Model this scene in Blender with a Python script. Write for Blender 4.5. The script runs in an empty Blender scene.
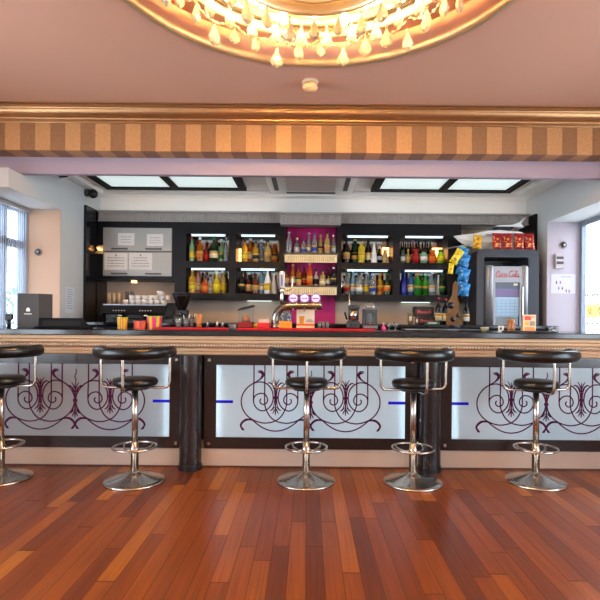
import bpy, math, random
from mathutils import Vector, Matrix
random.seed(7)
PI = math.pi
SC = bpy.context.scene
COL = SC.collection
TH = 0.0087            # slight roll of the camera
F, CX, CY, CAMZ = 500.0, 308.0, 318.0, 1.25

def W(px, py, D):
    """point of the room seen at photo pixel (px, py), D metres in front of the camera"""
    u, v = px - CX, py - CY
    u0, v0 = u + v * TH, v - u * TH
    return (u0 / F * D, D, CAMZ - v0 / F * D)

# ------------------------------------------------------------------ materials
def lin(c):
    return c / 12.92 if c <= 0.04045 else ((c + 0.055) / 1.055) ** 2.4
def rgb(h):
    if isinstance(h, str):
        h = h.lstrip('#')
        return tuple(lin(int(h[i:i + 2], 16) / 255) for i in (0, 2, 4)) + (1,)
    return tuple(h) + ((1,) if len(h) == 3 else ())

class NT:
    def __init__(s, name):
        s.m = bpy.data.materials.new(name); s.m.use_nodes = True
        s.t = s.m.node_tree; s.n = s.t.nodes; s.l = s.t.links
        s.b = s.n['Principled BSDF']; s.out = s.n['Material Output']
    def add(s, ty, **k):
        x = s.n.new(ty)
        for a, v in k.items(): setattr(x, a, v)
        return x
    def link(s, a, b): s.l.new(a, b)
    def math(s, op, a, b=None):
        x = s.add('ShaderNodeMath', operation=op)
        for i, v in enumerate((a, b)):
            if v is None: continue
            if hasattr(v, 'type') and not isinstance(v, (int, float)): s.link(v, x.inputs[i])
            else: x.inputs[i].default_value = v
        return x.outputs[0]

MATS = {}
def mat(name, col, rough=0.5, metal=0.0, trans=0.0, emit=0.0, ecol=None, spec=0.5, vary=0.06, nscale=30.0, coat=0.0, ior=1.45, bump=0.0, alpha=1.0):
    if name in MATS: return MATS[name]
    k = NT(name); b = k.b; c = rgb(col)
    tc = k.add('ShaderNodeTexCoord'); no = k.add('ShaderNodeTexNoise')
    no.inputs['Scale'].default_value = nscale; no.inputs['Detail'].default_value = 3
    k.link(tc.outputs['Object'], no.inputs['Vector'])
    mx = k.add('ShaderNodeMix', data_type='RGBA')
    mx.inputs['A'].default_value = tuple(min(1, x * (1 - vary)) for x in c[:3]) + (1,)
    mx.inputs['B'].default_value = tuple(min(1, x * (1 + vary)) for x in c[:3]) + (1,)
    k.link(no.outputs['Fac'], mx.inputs['Factor'])
    k.link(mx.outputs['Result'], b.inputs['Base Color'])
    b.inputs['Roughness'].default_value = rough; b.inputs['Metallic'].default_value = metal
    b.inputs['Transmission Weight'].default_value = trans; b.inputs['IOR'].default_value = ior
    b.inputs['Specular IOR Level'].default_value = spec; b.inputs['Coat Weight'].default_value = coat
    b.inputs['Alpha'].default_value = alpha
    if emit:
        b.inputs['Emission Color'].default_value = rgb(ecol or col); b.inputs['Emission Strength'].default_value = emit
    if bump:
        bp = k.add('ShaderNodeBump'); bp.inputs['Strength'].default_value = bump; bp.inputs['Distance'].default_value = 0.002
        k.link(no.outputs['Fac'], bp.inputs['Height']); k.link(bp.outputs['Normal'], b.inputs['Normal'])
    MATS[name] = k.m
    return k.m

def floor_mat():
    k = NT('jatoba_planks'); WD, LN = 0.09, 0.95
    tc = k.add('ShaderNodeTexCoord'); sp = k.add('ShaderNodeSeparateXYZ'); k.link(tc.outputs['Object'], sp.inputs[0])
    x = k.math('DIVIDE', sp.outputs[0], WD); row = k.math('FLOOR', x); fx = k.math('SUBTRACT', x, row)
    wn = k.add('ShaderNodeTexWhiteNoise', noise_dimensions='1D'); k.link(row, wn.inputs['W'])
    wl = k.add('ShaderNodeTexWhiteNoise', noise_dimensions='1D'); k.link(k.math('ADD', row, 77.3), wl.inputs['W'])
    length = k.math('ADD', k.math('MULTIPLY', wl.outputs['Value'], 0.9), 0.9)
    y = k.math('DIVIDE', k.math('ADD', sp.outputs[1], k.math('MULTIPLY', wn.outputs['Value'], 9.0)), length)
    ci = k.math('FLOOR', y); fy = k.math('SUBTRACT', y, ci)
    cb = k.add('ShaderNodeCombineXYZ'); k.link(row, cb.inputs[0]); k.link(ci, cb.inputs[1])
    w2 = k.add('ShaderNodeTexWhiteNoise', noise_dimensions='2D'); k.link(cb.outputs[0], w2.inputs['Vector'])
    ramp = k.add('ShaderNodeValToRGB'); e = ramp.color_ramp.elements
    cols = [(0.0, '#582508'), (0.25, '#6a2f09'), (0.6, '#76380a'), (0.88, '#83430e'), (1.0, '#985815')]
    e[0].position, e[0].color = cols[0][0], rgb(cols[0][1]); e[1].position, e[1].color = cols[-1][0], rgb(cols[-1][1])
    for p, c in cols[1:-1]:
        q = e.new(p); q.color = rgb(c)
    k.link(w2.outputs['Value'], ramp.inputs[0])
    mp = k.add('ShaderNodeMapping'); mp.inputs['Scale'].default_value = (75, 2.0, 1)
    of = k.add('ShaderNodeVectorMath', operation='ADD'); sc2 = k.add('ShaderNodeVectorMath', operation='SCALE'); sc2.inputs['Scale'].default_value = 13.0
    k.link(w2.outputs['Color'], sc2.inputs[0]); k.link(tc.outputs['Object'], of.inputs[0]); k.link(sc2.outputs[0], of.inputs[1])
    k.link(of.outputs[0], mp.inputs[0])
    gr = k.add('ShaderNodeTexNoise'); gr.inputs['Scale'].default_value = 1.0; gr.inputs['Detail'].default_value = 5; k.link(mp.outputs[0], gr.inputs['Vector'])
    hs = k.add('ShaderNodeHueSaturation'); k.link(ramp.outputs[0], hs.inputs['Color'])
    k.link(k.math('ADD', k.math('MULTIPLY', gr.outputs['Fac'], 1.3), 0.33), hs.inputs['Value'])
    gx = k.math('MINIMUM', fx, k.math('SUBTRACT', 1.0, fx)); gy = k.math('MINIMUM', fy, k.math('SUBTRACT', 1.0, fy))
    gap = k.math('MAXIMUM', k.math('LESS_THAN', gx, 0.016), k.math('LESS_THAN', gy, 0.0025))
    mx = k.add('ShaderNodeMix', data_type='RGBA'); k.link(gap, mx.inputs['Factor']); k.link(hs.outputs[0], mx.inputs['A'])
    mx.inputs['B'].default_value = rgb('#43200f')
    k.link(mx.outputs['Result'], k.b.inputs['Base Color'])
    k.link(k.math('ADD', k.math('MULTIPLY', gap, 0.3), 0.3), k.b.inputs['Roughness'])
    bp = k.add('ShaderNodeBump'); bp.inputs['Strength'].default_value = 0.25; bp.inputs['Distance'].default_value = 0.001
    k.link(k.math('SUBTRACT', 1.0, gap), bp.inputs['Height']); k.link(bp.outputs[0], k.b.inputs['Normal'])
    k.b.inputs['Specular IOR Level'].default_value = 0.34
    return k.m

def stripe_mat():
    k = NT('striped_gold_wallpaper')
    tc = k.add('ShaderNodeTexCoord'); sp = k.add('ShaderNodeSeparateXYZ'); k.link(tc.outputs['Object'], sp.inputs[0])
    x = k.math('DIVIDE', k.math('ADD', sp.outputs[0], 1.04 + 0.253 * 20), 0.253)
    fx = k.math('FRACT', x); st = k.math('LESS_THAN', fx, 0.5)
    no = k.add('ShaderNodeTexNoise'); no.inputs['Scale'].default_value = 45; no.inputs['Detail'].default_value = 4; k.link(tc.outputs['Object'], no.inputs['Vector'])
    mx = k.add('ShaderNodeMix', data_type='RGBA'); k.link(st, mx.inputs['Factor'])
    mx.inputs['A'].default_value = rgb('#946b47'); mx.inputs['B'].default_value = rgb('#c0905f')
    hs = k.add('ShaderNodeHueSaturation'); k.link(mx.outputs['Result'], hs.inputs['Color'])
    k.link(k.math('ADD', k.math('MULTIPLY', no.outputs['Fac'], 0.5), 0.75), hs.inputs['Value'])
    k.link(hs.outputs[0], k.b.inputs['Base Color'])
    k.b.inputs['Roughness'].default_value = 0.5; k.b.inputs['Metallic'].default_value = 0.25
    return k.m

def granite_mat():
    k = NT('black_granite')
    tc = k.add('ShaderNodeTexCoord'); no = k.add('ShaderNodeTexVoronoi'); no.inputs['Scale'].default_value = 140
    k.link(tc.outputs['Object'], no.inputs['Vector'])
    r = k.add('ShaderNodeValToRGB'); e = r.color_ramp.elements
    e[0].color = rgb('#2c2a33'); e[0].position = 0.0; e[1].color = rgb('#0d0c10'); e[1].position = 0.35
    k.link(no.outputs['Distance'], r.inputs[0]); k.link(r.outputs[0], k.b.inputs['Base Color'])
    k.b.inputs['Roughness'].default_value = 0.12
    return k.m

def frosted_mat():
    k = NT('frosted_panel_glass')
    k.n.remove(k.b)
    tr = k.add('ShaderNodeBsdfTranslucent'); df = k.add('ShaderNodeBsdfDiffuse'); gl = k.add('ShaderNodeBsdfGlossy')
    tr.inputs['Color'].default_value = rgb('#dfe9ec'); df.inputs['Color'].default_value = rgb('#c9cdd0'); gl.inputs['Roughness'].default_value = 0.08
    tc = k.add('ShaderNodeTexCoord'); no = k.add('ShaderNodeTexNoise'); no.inputs['Scale'].default_value = 6; k.link(tc.outputs['Object'], no.inputs['Vector'])
    a = k.add('ShaderNodeMixShader'); k.link(k.math('ADD', k.math('MULTIPLY', no.outputs['Fac'], 0.06), 0.37), a.inputs[0])
    k.link(tr.outputs[0], a.inputs[1]); k.link(df.outputs[0], a.inputs[2])
    fr = k.add('ShaderNodeFresnel'); fr.inputs[0].default_value = 1.45
    b = k.add('ShaderNodeMixShader'); k.link(fr.outputs[0], b.inputs[0]); k.link(a.outputs[0], b.inputs[1]); k.link(gl.outputs[0], b.inputs[2])
    k.link(b.outputs[0], k.out.inputs[0])
    return k.m

def clear_mat(name, col='#ffffff', amount=0.85, rough=0.02):
    """thin clear pane: mostly see-through with a glossy reflection"""
    if name in MATS: return MATS[name]
    k = NT(name); k.n.remove(k.b)
    tr = k.add('ShaderNodeBsdfTransparent'); tr.inputs[0].default_value = rgb(col)
    gl = k.add('ShaderNodeBsdfGlossy'); gl.inputs['Roughness'].default_value = rough
    fr = k.add('ShaderNodeLayerWeight'); fr.inputs[0].default_value = 0.5
    no = k.add('ShaderNodeTexNoise'); no.inputs['Scale'].default_value = 4.0
    f = k.math('ADD', k.math('ADD', k.math('MULTIPLY', k.math('POWER', fr.outputs['Facing'], 4.0), 0.5), 0.03), k.math('MULTIPLY', no.outputs['Fac'], (1 - amount) * 0.5))
    mx = k.add('ShaderNodeMixShader'); k.link(f, mx.inputs[0]); k.link(tr.outputs[0], mx.inputs[1]); k.link(gl.outputs[0], mx.inputs[2])
    k.link(mx.outputs[0], k.out.inputs[0]); MATS[name] = k.m
    return k.m

def sheer_mat():
    k = NT('sheer_blind_fabric'); k.n.remove(k.b)
    tr = k.add('ShaderNodeBsdfTranslucent'); df = k.add('ShaderNodeBsdfDiffuse'); tp = k.add('ShaderNodeBsdfTransparent')
    no = k.add('ShaderNodeTexNoise'); no.inputs['Scale'].default_value = 60
    tr.inputs[0].default_value = rgb('#c8d2e0'); df.inputs[0].default_value = rgb('#b9c2d2')
    a = k.add('ShaderNodeMixShader'); k.link(no.outputs['Fac'], a.inputs[0]); k.link(tr.outputs[0], a.inputs[1]); k.link(df.outputs[0], a.inputs[2])
    b = k.add('ShaderNodeMixShader'); b.inputs[0].default_value = 0.25; k.link(a.outputs[0], b.inputs[1]); k.link(tp.outputs[0], b.inputs[2])
    k.link(b.outputs[0], k.out.inputs[0])
    return k.m

M_FLOOR, M_STRIPE, M_GRANITE, M_FROST, M_SHEER = floor_mat(), stripe_mat(), granite_mat(), frosted_mat(), sheer_mat()
M_CEIL = mat('mauve_ceiling_paint', '#e0b097', 0.7, vary=0.03, nscale=2)
M_BAYCEIL = mat('pale_ceiling_paint', '#efeeea', 0.7, vary=0.03, nscale=2)
M_WALL = mat('off_white_wall_paint', '#ddd3ca', 0.75, vary=0.03, nscale=3)
M_BACKWALL = mat('beige_wall_paint', '#cbb5a0', 0.7, vary=0.04, nscale=4)
M_MAUVE = mat('mauve_beam_paint', '#a698a8', 0.65, vary=0.03, nscale=2)
M_GOLDTRIM = mat('gilded_cornice', '#b48a60', 0.3, metal=0.8, vary=0.12, nscale=14)
M_GOLD = mat('polished_gold', '#f2dcae', 0.28, metal=0.75)
M_RING = mat('pale_gilt_moulding', '#d8ba90', 0.35, metal=0.5)
M_BAYWALL = mat('bay_wall_paint', '#c2c3c3', 0.75, vary=0.03, nscale=3)
M_PIER_COOL = mat('cool_light_pier_tint', '#a69da6', 0.75, vary=0.03, nscale=3)  # cool light on the right pier, put into the colour
M_PIER_WARM = mat('warm_light_pier_tint', '#c4a48c', 0.7, vary=0.03, nscale=3)  # warm chandelier light on the left pier, put into the colour
M_PEACH = mat('peach_lacquered_wood', '#e0ba90', 0.4, vary=0.08, nscale=8)
M_BEAD = mat('pale_bead_paint', '#ead2b4', 0.4)
M_SKIRT = mat('cream_plinth_paint', '#b39a88', 0.5, vary=0.05, nscale=5)
M_FRAME = mat('dark_brown_glass_border', '#261a17', 0.18, vary=0.1)
M_PILLAR = mat('dark_lacquered_pillar', '#221a1a', 0.22, vary=0.2, nscale=12)
M_DARK = mat('charcoal_cabinet_laminate', '#131114', 0.4, spec=0.25, vary=0.1, nscale=10)
M_BLACKGLOSS = mat('black_gloss_panel', '#16151a', 0.12, vary=0.1)
M_CHROME = mat('brushed_chrome', '#bdb2a6', 0.22, metal=1.0, vary=0.04)
M_STEEL = mat('satin_steel', '#86868a', 0.33, metal=0.9, vary=0.06)
M_SILVER = mat('silver_laminate', '#a9a5a0', 0.4, metal=0.25, vary=0.04)
M_LEATHER = mat('black_leatherette', '#0d0c0c', 0.28, vary=0.2, nscale=60, bump=0.2)
M_BLACK = mat('black_plastic', '#131215', 0.35)
M_DGREY = mat('dark_grey_plastic', '#3b3735', 0.5)
M_PURPLE = mat('purple_vinyl', '#44042f', 0.5, spec=0.2)
M_BLUE = mat('blue_vinyl', '#0803c4', 0.5, spec=0.2)
M_MAGENTA = mat('magenta_wall_panel', '#be0e6a', 0.5, vary=0.06, nscale=6)
M_WHITE = mat('white_gloss_ceramic', '#eeeae6', 0.25)
M_PAPER = mat('white_paper', '#e6e0dc', 0.8)
M_INK = mat('grey_print', '#6e686c', 0.8)
M_MIRROR = mat('aged_mirror', '#8f8a84', 0.08, metal=1.0)
M_SHELFGOLD = mat('fluted_gold_shelf', '#eedcb2', 0.4, vary=0.08)
M_TUBE = mat('cool_tube_light', '#e8f6ff', 0.4, emit=0.95, ecol='#c8e6f2')
M_SKYLIGHT = mat('luminous_ceiling_panel', '#e8f6f6', 0.4, emit=0.4, ecol='#dcf2f0', vary=0.03, nscale=50)
M_AMBERLIT = mat('lit_amber_glass', '#ffd9a0', 0.4, emit=4.0, ecol='#ffb768')
M_BULB = mat('warm_bulb', '#fff0d0', 0.4, emit=300.0, ecol='#ffc678')
M_RED = mat('red_bar_mat', '#c21420', 0.5)
M_GLASS = clear_mat('window_glass', '#f4faff', 0.95)
M_TUMBLER = mat('clear_drinking_glass', '#eef2f2', 0.05, trans=0.85)
M_ICE = mat('crystal_glass', '#f8e6c6', 0.06, trans=0.7, ior=1.5)
M_ORANGE = mat('orange_plastic', '#ee8420', 0.45)
M_YELLOW = mat('yellow_paper', '#e8c01c', 0.5)
M_TAN = mat('tan_cardboard', '#b98a55', 0.75)
M_PLASTERGREY = mat('pelmet_paint', '#aaa29c', 0.6, vary=0.04)

# ------------------------------------------------------------------ mesh builder
def smooth(pts, n=6, closed=False):
    P = [Vector(p) for p in pts]; out = []
    m = len(P)
    for i in range(m if closed else m - 1):
        p0 = P[(i - 1) % m] if (closed or i > 0) else P[0]
        p1, p2 = P[i], P[(i + 1) % m]
        p3 = P[(i + 2) % m] if (closed or i + 2 < m) else P[-1]
        for j in range(n):
            t = j / n
            out.append(0.5 * ((2 * p1) + (p2 - p0) * t + (2 * p0 - 5 * p1 + 4 * p2 - p3) * t * t + (3 * p1 - p0 - 3 * p2 + p3) * t ** 3))
    if not closed: out.append(P[-1])
    return out

class MB:
    def __init__(s): s.v = []; s.f = []; s.mi = []; s.sm = []
    def add(s, vs, fs, mi=0, sm=False):
        b = len(s.v); s.v += [tuple(v) for v in vs]
        for f in fs: s.f.append([b + i for i in f]); s.mi.append(mi); s.sm.append(sm)
        return s
    def box(s, x0, x1, y0, y1, z0, z1, mi=0):
        x0, x1 = sorted((x0, x1)); y0, y1 = sorted((y0, y1)); z0, z1 = sorted((z0, z1))
        vs = [(x, y, z) for z in (z0, z1) for y in (y0, y1) for x in (x0, x1)]
        return s.add(vs, [(0, 2, 3, 1), (4, 5, 7, 6), (0, 1, 5, 4), (2, 6, 7, 3), (0, 4, 6, 2), (1, 3, 7, 5)], mi)
    def bevbox(s, x0, x1, y0, y1, z0, z1, r, mi=0):
        """box with chamfered vertical and horizontal edges"""
        zs = [(z0, r), (z0 + r, 0), (z1 - r, 0), (z1, r)]; vs = []
        for z, i in zs:
            a0, a1, b0, b1 = x0 + i, x1 - i, y0 + i, y1 - i
            q = r
            vs += [(a0 + q, b0, z), (a1 - q, b0, z), (a1, b0 + q, z), (a1, b1 - q, z), (a1 - q, b1, z), (a0 + q, b1, z), (a0, b1 - q, z), (a0, b0 + q, z)]
        fs = [tuple(reversed(range(8))), tuple(range(24, 32))]
        for l in range(3):
            for i in range(8): fs.append((l * 8 + i, l * 8 + (i + 1) % 8, l * 8 + 8 + (i + 1) % 8, l * 8 + 8 + i))
        return s.add(vs, fs, mi)
    def lathe(s, prof, c=(0, 0, 0), n=16, mi=0, sm=True, rot=0.0, sx=1.0, sy=1.0):
        vs = []; fs = []
        for r, z in prof:
            for i in range(n):
                a = 2 * PI * i / n + rot
                vs.append((c[0] + r * sx * math.cos(a), c[1] + r * sy * math.sin(a), c[2] + z))
        for k in range(len(prof) - 1):
            for i in range(n):
                j = (i + 1) % n
                fs.append((k * n + i, k * n + j, k * n + n + j, k * n + n + i))
        if prof[0][0] > 1e-6: fs.append(tuple(reversed(range(n))))
        if prof[-1][0] > 1e-6: fs.append(tuple(range((len(prof) - 1) * n, len(prof) * n)))
        return s.add(vs, fs, mi, sm)
    def sphere(s, c, r, n=10, m=6, mi=0, sx=1, sy=1, sz=1):
        prof = [(max(1e-7, r * math.sin(PI * k / m)), -r * math.cos(PI * k / m) * sz) for k in range(m + 1)]
        return s.lathe(prof, c, n, mi, True, 0, sx, sy)
    def tube(s, pts, r, n=8, mi=0, closed=False, sm=True, ry=None):
        P = [Vector(p) for p in pts]; m = len(P); vs = []; fs = []
        t0 = (P[1] - P[0]).normalized(); up = Vector((0, 0, 1)) if abs(t0.z) < 0.9 else Vector((0, 1, 0))
        for i in range(m):
            if closed: t = (P[(i + 1) % m] - P[i - 1]).normalized()
            else: t = (P[min(i + 1, m - 1)] - P[max(i - 1, 0)]).normalized()
            sx = t.cross(up)
            if sx.length < 1e-4: sx = t.cross(Vector((1, 0, 0)))
            sx.normalize(); u2 = sx.cross(t).normalized()
            if abs(t.z) > 0.6 or ry is None: up = u2
            rr = r[i] if isinstance(r, (list, tuple)) else r
            rz = rr if ry is None else (ry[i] if isinstance(ry, (list, tuple)) else ry)
            for j in range(n):
                a = 2 * PI * j / n
                vs.append(P[i] + sx * rr * math.cos(a) + u2 * rz * math.sin(a))
        for i in range(m if closed else m - 1):
            for j in range(n):
                a, b = i * n + j, i * n + (j + 1) % n
                c, d = ((i + 1) % m) * n + (j + 1) % n, ((i + 1) % m) * n + j
                fs.append((a, b, c, d))
        if not closed: fs += [tuple(reversed(range(n))), tuple(range((m - 1) * n, m * n))]
        return s.add(vs, fs, mi, sm)
    def cyl(s, a, b, r, n=12, mi=0): return s.tube([a, b], r, n, mi)
    def prism(s, poly, y0, y1, mi=0, axis='y'):
        """polygon in the XZ plane (or YZ for axis x, XY for axis z) pulled from y0 to y1"""
        def q(p, d):
            return {'y': (p[0], d, p[1]), 'x': (d, p[0], p[1]), 'z': (p[0], p[1], d)}[axis]
        n = len(poly); vs = [q(p, y0) for p in poly] + [q(p, y1) for p in poly]
        fs = [tuple(range(n)), tuple(reversed(range(n, 2 * n)))] + [(i, n + i, n + (i + 1) % n, (i + 1) % n) for i in range(n)]
        return s.add(vs, fs, mi)
    def ribbon(s, pts, w, y0, y1, mi=0):
        """flat stroke of width w (number or list) along XZ points, from y0 to y1 thick"""
        P = [Vector((p[0], p[1])) for p in pts]; n = len(P); vs = []; fs = []
        for i in range(n):
            t = (P[min(i + 1, n - 1)] - P[max(i - 1, 0)]).normalized(); nn = Vector((-t.y, t.x))
            ww = (w[i] if isinstance(w, (list, tuple)) else w) / 2
            a, b = P[i] + nn * ww, P[i] - nn * ww
            vs += [(a.x, y0, a.y), (b.x, y0, b.y), (b.x, y1, b.y), (a.x, y1, a.y)]
        for i in range(n - 1):
            k = i * 4
            for j in range(4): fs.append((k + j, k + (j + 1) % 4, k + 4 + (j + 1) % 4, k + 4 + j))
        fs += [(0, 3, 2, 1), (n * 4 - 4, n * 4 - 3, n * 4 - 2, n * 4 - 1)]
        return s.add(vs, fs, mi)
    def build(s, name, mats, parent=None, loc=(0, 0, 0), fix=True):
        me = bpy.data.meshes.new(name); me.from_pydata(s.v, [], s.f)
        for m in (mats if isinstance(mats, (list, tuple)) else [mats]): me.materials.append(m)
        me.polygons.foreach_set('material_index', s.mi); me.polygons.foreach_set('use_smooth', s.sm)
        if fix:
            import bmesh
            bm = bmesh.new(); bm.from_mesh(me); bmesh.ops.recalc_face_normals(bm, faces=bm.faces); bm.to_mesh(me); bm.free()
        o = bpy.data.objects.new(name, me); COL.objects.link(o); o.location = loc
        if parent is not None: o.parent = parent
        return o

def tag(o, label, cat, group=None):
    o['label'] = label; o['category'] = cat
    if group: o['group'] = group
    return o
def thing(name, label, cat, loc=(0, 0, 0), rz=0.0, group=None):
    o = bpy.data.objects.new(name, None); COL.objects.link(o); o.location = loc; o.rotation_euler = (0, 0, rz)
    o.empty_display_size = 0.05
    return tag(o, label, cat, group)
def struct(o): o['kind'] = 'structure'; return o
ORD = ['first', 'second', 'third', 'fourth', 'fifth', 'sixth', 'seventh', 'eighth', 'ninth', 'tenth']

# ------------------------------------------------------------------ room shell
XL, XR, TW = -2.53, 2.63, 0.43          # inner wall planes, wall thickness
YB, YF = 6.2, -3.2                      # back wall, wall behind the camera
WL, WR = -3.4, 3.5                      # side walls of the room in front of the bar
ZC = 3.00                               # main ceiling
struct(MB().box(WL - 0.3, WR + 0.3, YF - 0.2, YB + 0.2, -0.2, 0).build('floor', M_FLOOR))
MX, MY, MR, MD = 0.035, 2.29, 1.115, 0.125  # round recess in the ceiling
def ceiling():
    b = MB(); n = 96; x0, x1, y0, y1 = WL, WR, YF, 4.22
    vs = []; ring = []
    for i in range(n):
        a = 2 * PI * i / n; c, s_ = math.cos(a), math.sin(a)
        t = min((x1 - MX) / c if c > 1e-9 else 1e9, (x0 - MX) / c if c < -1e-9 else 1e9, (y1 - MY) / s_ if s_ > 1e-9 else 1e9, (y0 - MY) / s_ if s_ < -1e-9 else 1e9)
        ring.append((MX + t * c, MY + t * s_))
    for i in range(n):
        a = 2 * PI * i / n
        vs.append((MX + MR * math.cos(a), MY + MR * math.sin(a), ZC))
    vs += [(p[0], p[1], ZC) for p in ring]
    fs = []
    for i in range(n):
        j = (i + 1) % n
        fs.append((i, j, n + j, n + i))
    b.add(vs, fs)
    for cx, cy in ((x0, y0), (x1, y0), (x1, y1), (x0, y1)):      # corner triangles the fan leaves out
        best = sorted(range(n), key=lambda i: (ring[i][0] - cx) ** 2 + (ring[i][1] - cy) ** 2)
        i0 = min(range(n), key=lambda i: (ring[i][0] - cx) ** 2 + (ring[i][1] - cy) ** 2 if abs(ring[i][0] - cx) < 1e-6 else 1e9)
        i1 = min(range(n), key=lambda i: (ring[i][0] - cx) ** 2 + (ring[i][1] - cy) ** 2 if abs(ring[i][1] - cy) < 1e-6 else 1e9)
        b.add([(ring[i0][0], ring[i0][1], ZC), (ring[i1][0], ring[i1][1], ZC), (cx, cy, ZC)], [(0, 1, 2)])
    # wall and lid of the recess
    vs = []; fs = []
    for i in range(n):
        a = 2 * PI * i / n
        for z in (ZC, ZC + MD): vs.append((MX + MR * math.cos(a), MY + MR * math.sin(a), z))
    for i in range(n):
        j = (i + 1) % n; fs.append((2 * i, 2 * j, 2 * j + 1, 2 * i + 1))
    fs.append(tuple(2 * i + 1 for i in range(n)))
    b.add(vs, fs)
    # slab above
    b.box(x0, x1, y0, y1, ZC + 0.2, ZC + 0.35)
    return b.build('ceiling', M_CEIL, fix=False)
struct(ceiling())
ring = []
b = MB()
prof = [(MR - 0.012, 0.012), (MR - 0.012, -0.02), (MR + 0.006, -0.034), (MR + 0.02, -0.026), (MR + 0.034, -0.03), (MR + 0.05, -0.014), (MR + 0.055, 0.0)]
n = 96; vs = []; fs = []
for r, z in prof:
    for i in range(n): vs.append((MX + r * math.cos(2 * PI * i / n), MY + r * math.sin(2 * PI * i / n), ZC + z))
for k in range(len(prof) - 1):
    for i in range(n):
        j = (i + 1) % n; fs.append((k * n + i, k * n + j, k * n + n + j, k * n + n + i))
b.add(vs, fs, 0, True)
struct(b.build('trim_1', M_RING))

# side walls with window openings: (y0, y1, sill, head)
def side_wall(name, xi, xo, openings, z1):
    b = MB(); ys = YF - 0.2
    for (a, c, s0, h) in openings:
        b.box(xi, xo, ys, a, 0, z1); b.box(xi, xo, a, c, 0, s0); b.box(xi, xo, a, c, h, z1); ys = c
    b.box(xi, xo, ys, YB + 0.2, 0, z1)
    return struct(b.build(name, M_WALL))
OPL = [(-2.7, -0.5, 0.6, 2.6), (0.2, 2.9, 0.6, 2.6)]
OPR = OPL
def room_wall(name, xi, xo, openings):
    b = MB(); ys = YF - 0.2
    for (a, c, s0, h) in openings:
        b.box(xi, xo, ys, a, 0, 3.4); b.box(xi, xo, a, c, 0, s0); b.box(xi, xo, a, c, h, 3.4); ys = c
    b.box(xi, xo, ys, 4.44, 0, 3.4)
    return struct(b.build(name, M_WALL))
room_wall('wall_left', WL, WL - 0.3, OPL)
room_wall('wall_right', WR, WR + 0.3, OPR)
BWL, BWR = (4.44, 5.10, 1.02, 2.33), (4.44, 5.52, 1.02, 2.33)
def bay_wall(name, xi, xo, op, xp):
    b = MB(); a, c, s0, h = op
    b.box(xi, xo, 4.62, c, 0, s0); b.box(xi, xo, a, c, h, 3.3); b.box(xi, xo, c, YB + 0.2, 0, 3.3)
    b.box(xo, xp, 4.20, 4.44, 0, 2.64); b.box(xi, xo, 4.205, 4.44, h, 2.494)
    return struct(b.build(name, M_BAYWALL))
bay_wall('wall_bay_left', XL, XL - TW, BWL, WL)
bay_wall('wall_bay_right', XR, XR + TW, BWR, WR)
struct(MB().box(XR + 0.001, XR + TW, 5.512, 5.5195, 1.021, 2.329).build('trim_cool_light', M_PIER_COOL))  # added lining that carries the painted cool light of the pier
struct(MB().box(XL - TW, XL - 0.001, 5.092, 5.0995, 1.021, 2.329).build('trim_warm_light', M_PIER_WARM))  # added lining, tinted as if warmed by the chandelier
struct(MB().box(XL, XR, YB, YB + 0.2, 0, 3.25).build('wall_back', M_BACKWALL))
OPF = []
b = MB(); xs = WL
for (a, c, s0, h) in OPF:
    b.box(xs, a, YF - 0.2, YF, 0, 3.25); b.box(a, c, YF - 0.2, YF, 0, s0); b.box(a, c, YF - 0.2, YF, h, 3.25); xs = c
b.box(xs, WR, YF - 0.2, YF, 0, 3.25)
struct(b.build('wall_front', M_WALL))
# windows in the openings
def window(n, xo, side, op):
    a, c, s0, h = op; x0, x1 = (xo + 0.02, xo + 0.07) if side < 0 else (xo - 0.07, xo - 0.02)
    b = MB(); t = 0.05
    b.box(x0, x1, a, c, s0, s0 + t); b.box(x0, x1, a, c, h - t, h); b.box(x0, x1, a, a + t, s0 + t, h - t); b.box(x0, x1, c - t, c, s0 + t, h - t)
    if n == 1:
        b.box(x0, x1, a + t, c - t, 1.92, 2.0)
    b.box(x0, x1, (a + c) / 2 - t / 2, (a + c) / 2 + t / 2, s0 + t, h - t)
    fr = struct(b.build('window_%d' % n, mat('grey_blue_window_frame', '#7f8792', 0.4)))
    xm = (x0 + x1) / 2
    MB().box(xm - 0.004, xm + 0.004, a + t, c - t, s0 + t, h - t).build('window_pane', M_GLASS, fr)
    return fr
window(1, XL - TW, -1, BWL); window(2, XR + TW, 1, BWR)
window(3, WL - 0.3, -1, OPL[0]); window(4, WL - 0.3, -1, OPL[1]); window(5, WR + 0.3, 1, OPR[0]); window(6, WR + 0.3, 1, OPR[1])
# beam: gold cornice, striped wallpaper box, mauve downstand behind
struct(MB().box(WL, WR, 4.20, 4.38, 2.64, 3.4).build('beam_wallpapered', M_STRIPE))
prof = [(4.20, 2.868), (4.19, 2.868), (4.186, 2.874), (4.186, 2.884), (4.18, 2.89), (4.172, 2.892), (4.17, 2.902), (4.166, 2.906)]
prof += [(4.166 - 0.056 * math.sin(math.radians(q)) ** 0.9, 2.908 + 0.052 * (1 - math.cos(math.radians(q)))) for q in range(10, 91, 10)]
prof += [(4.108, 2.966), (4.099, 2.968), (4.092, 2.974), (4.092, 2.984), (4.099, 2.99), (4.084, 2.992), (4.083, ZC), (4.20, ZC)]
struct(MB().prism(prof, WL, WR, axis='x').build('cornice', M_GOLDTRIM))
struct(MB().box(WL, WR, 4.38, 4.44, 2.495, 3.4).build('beam_mauve', M_MAUVE))
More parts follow.
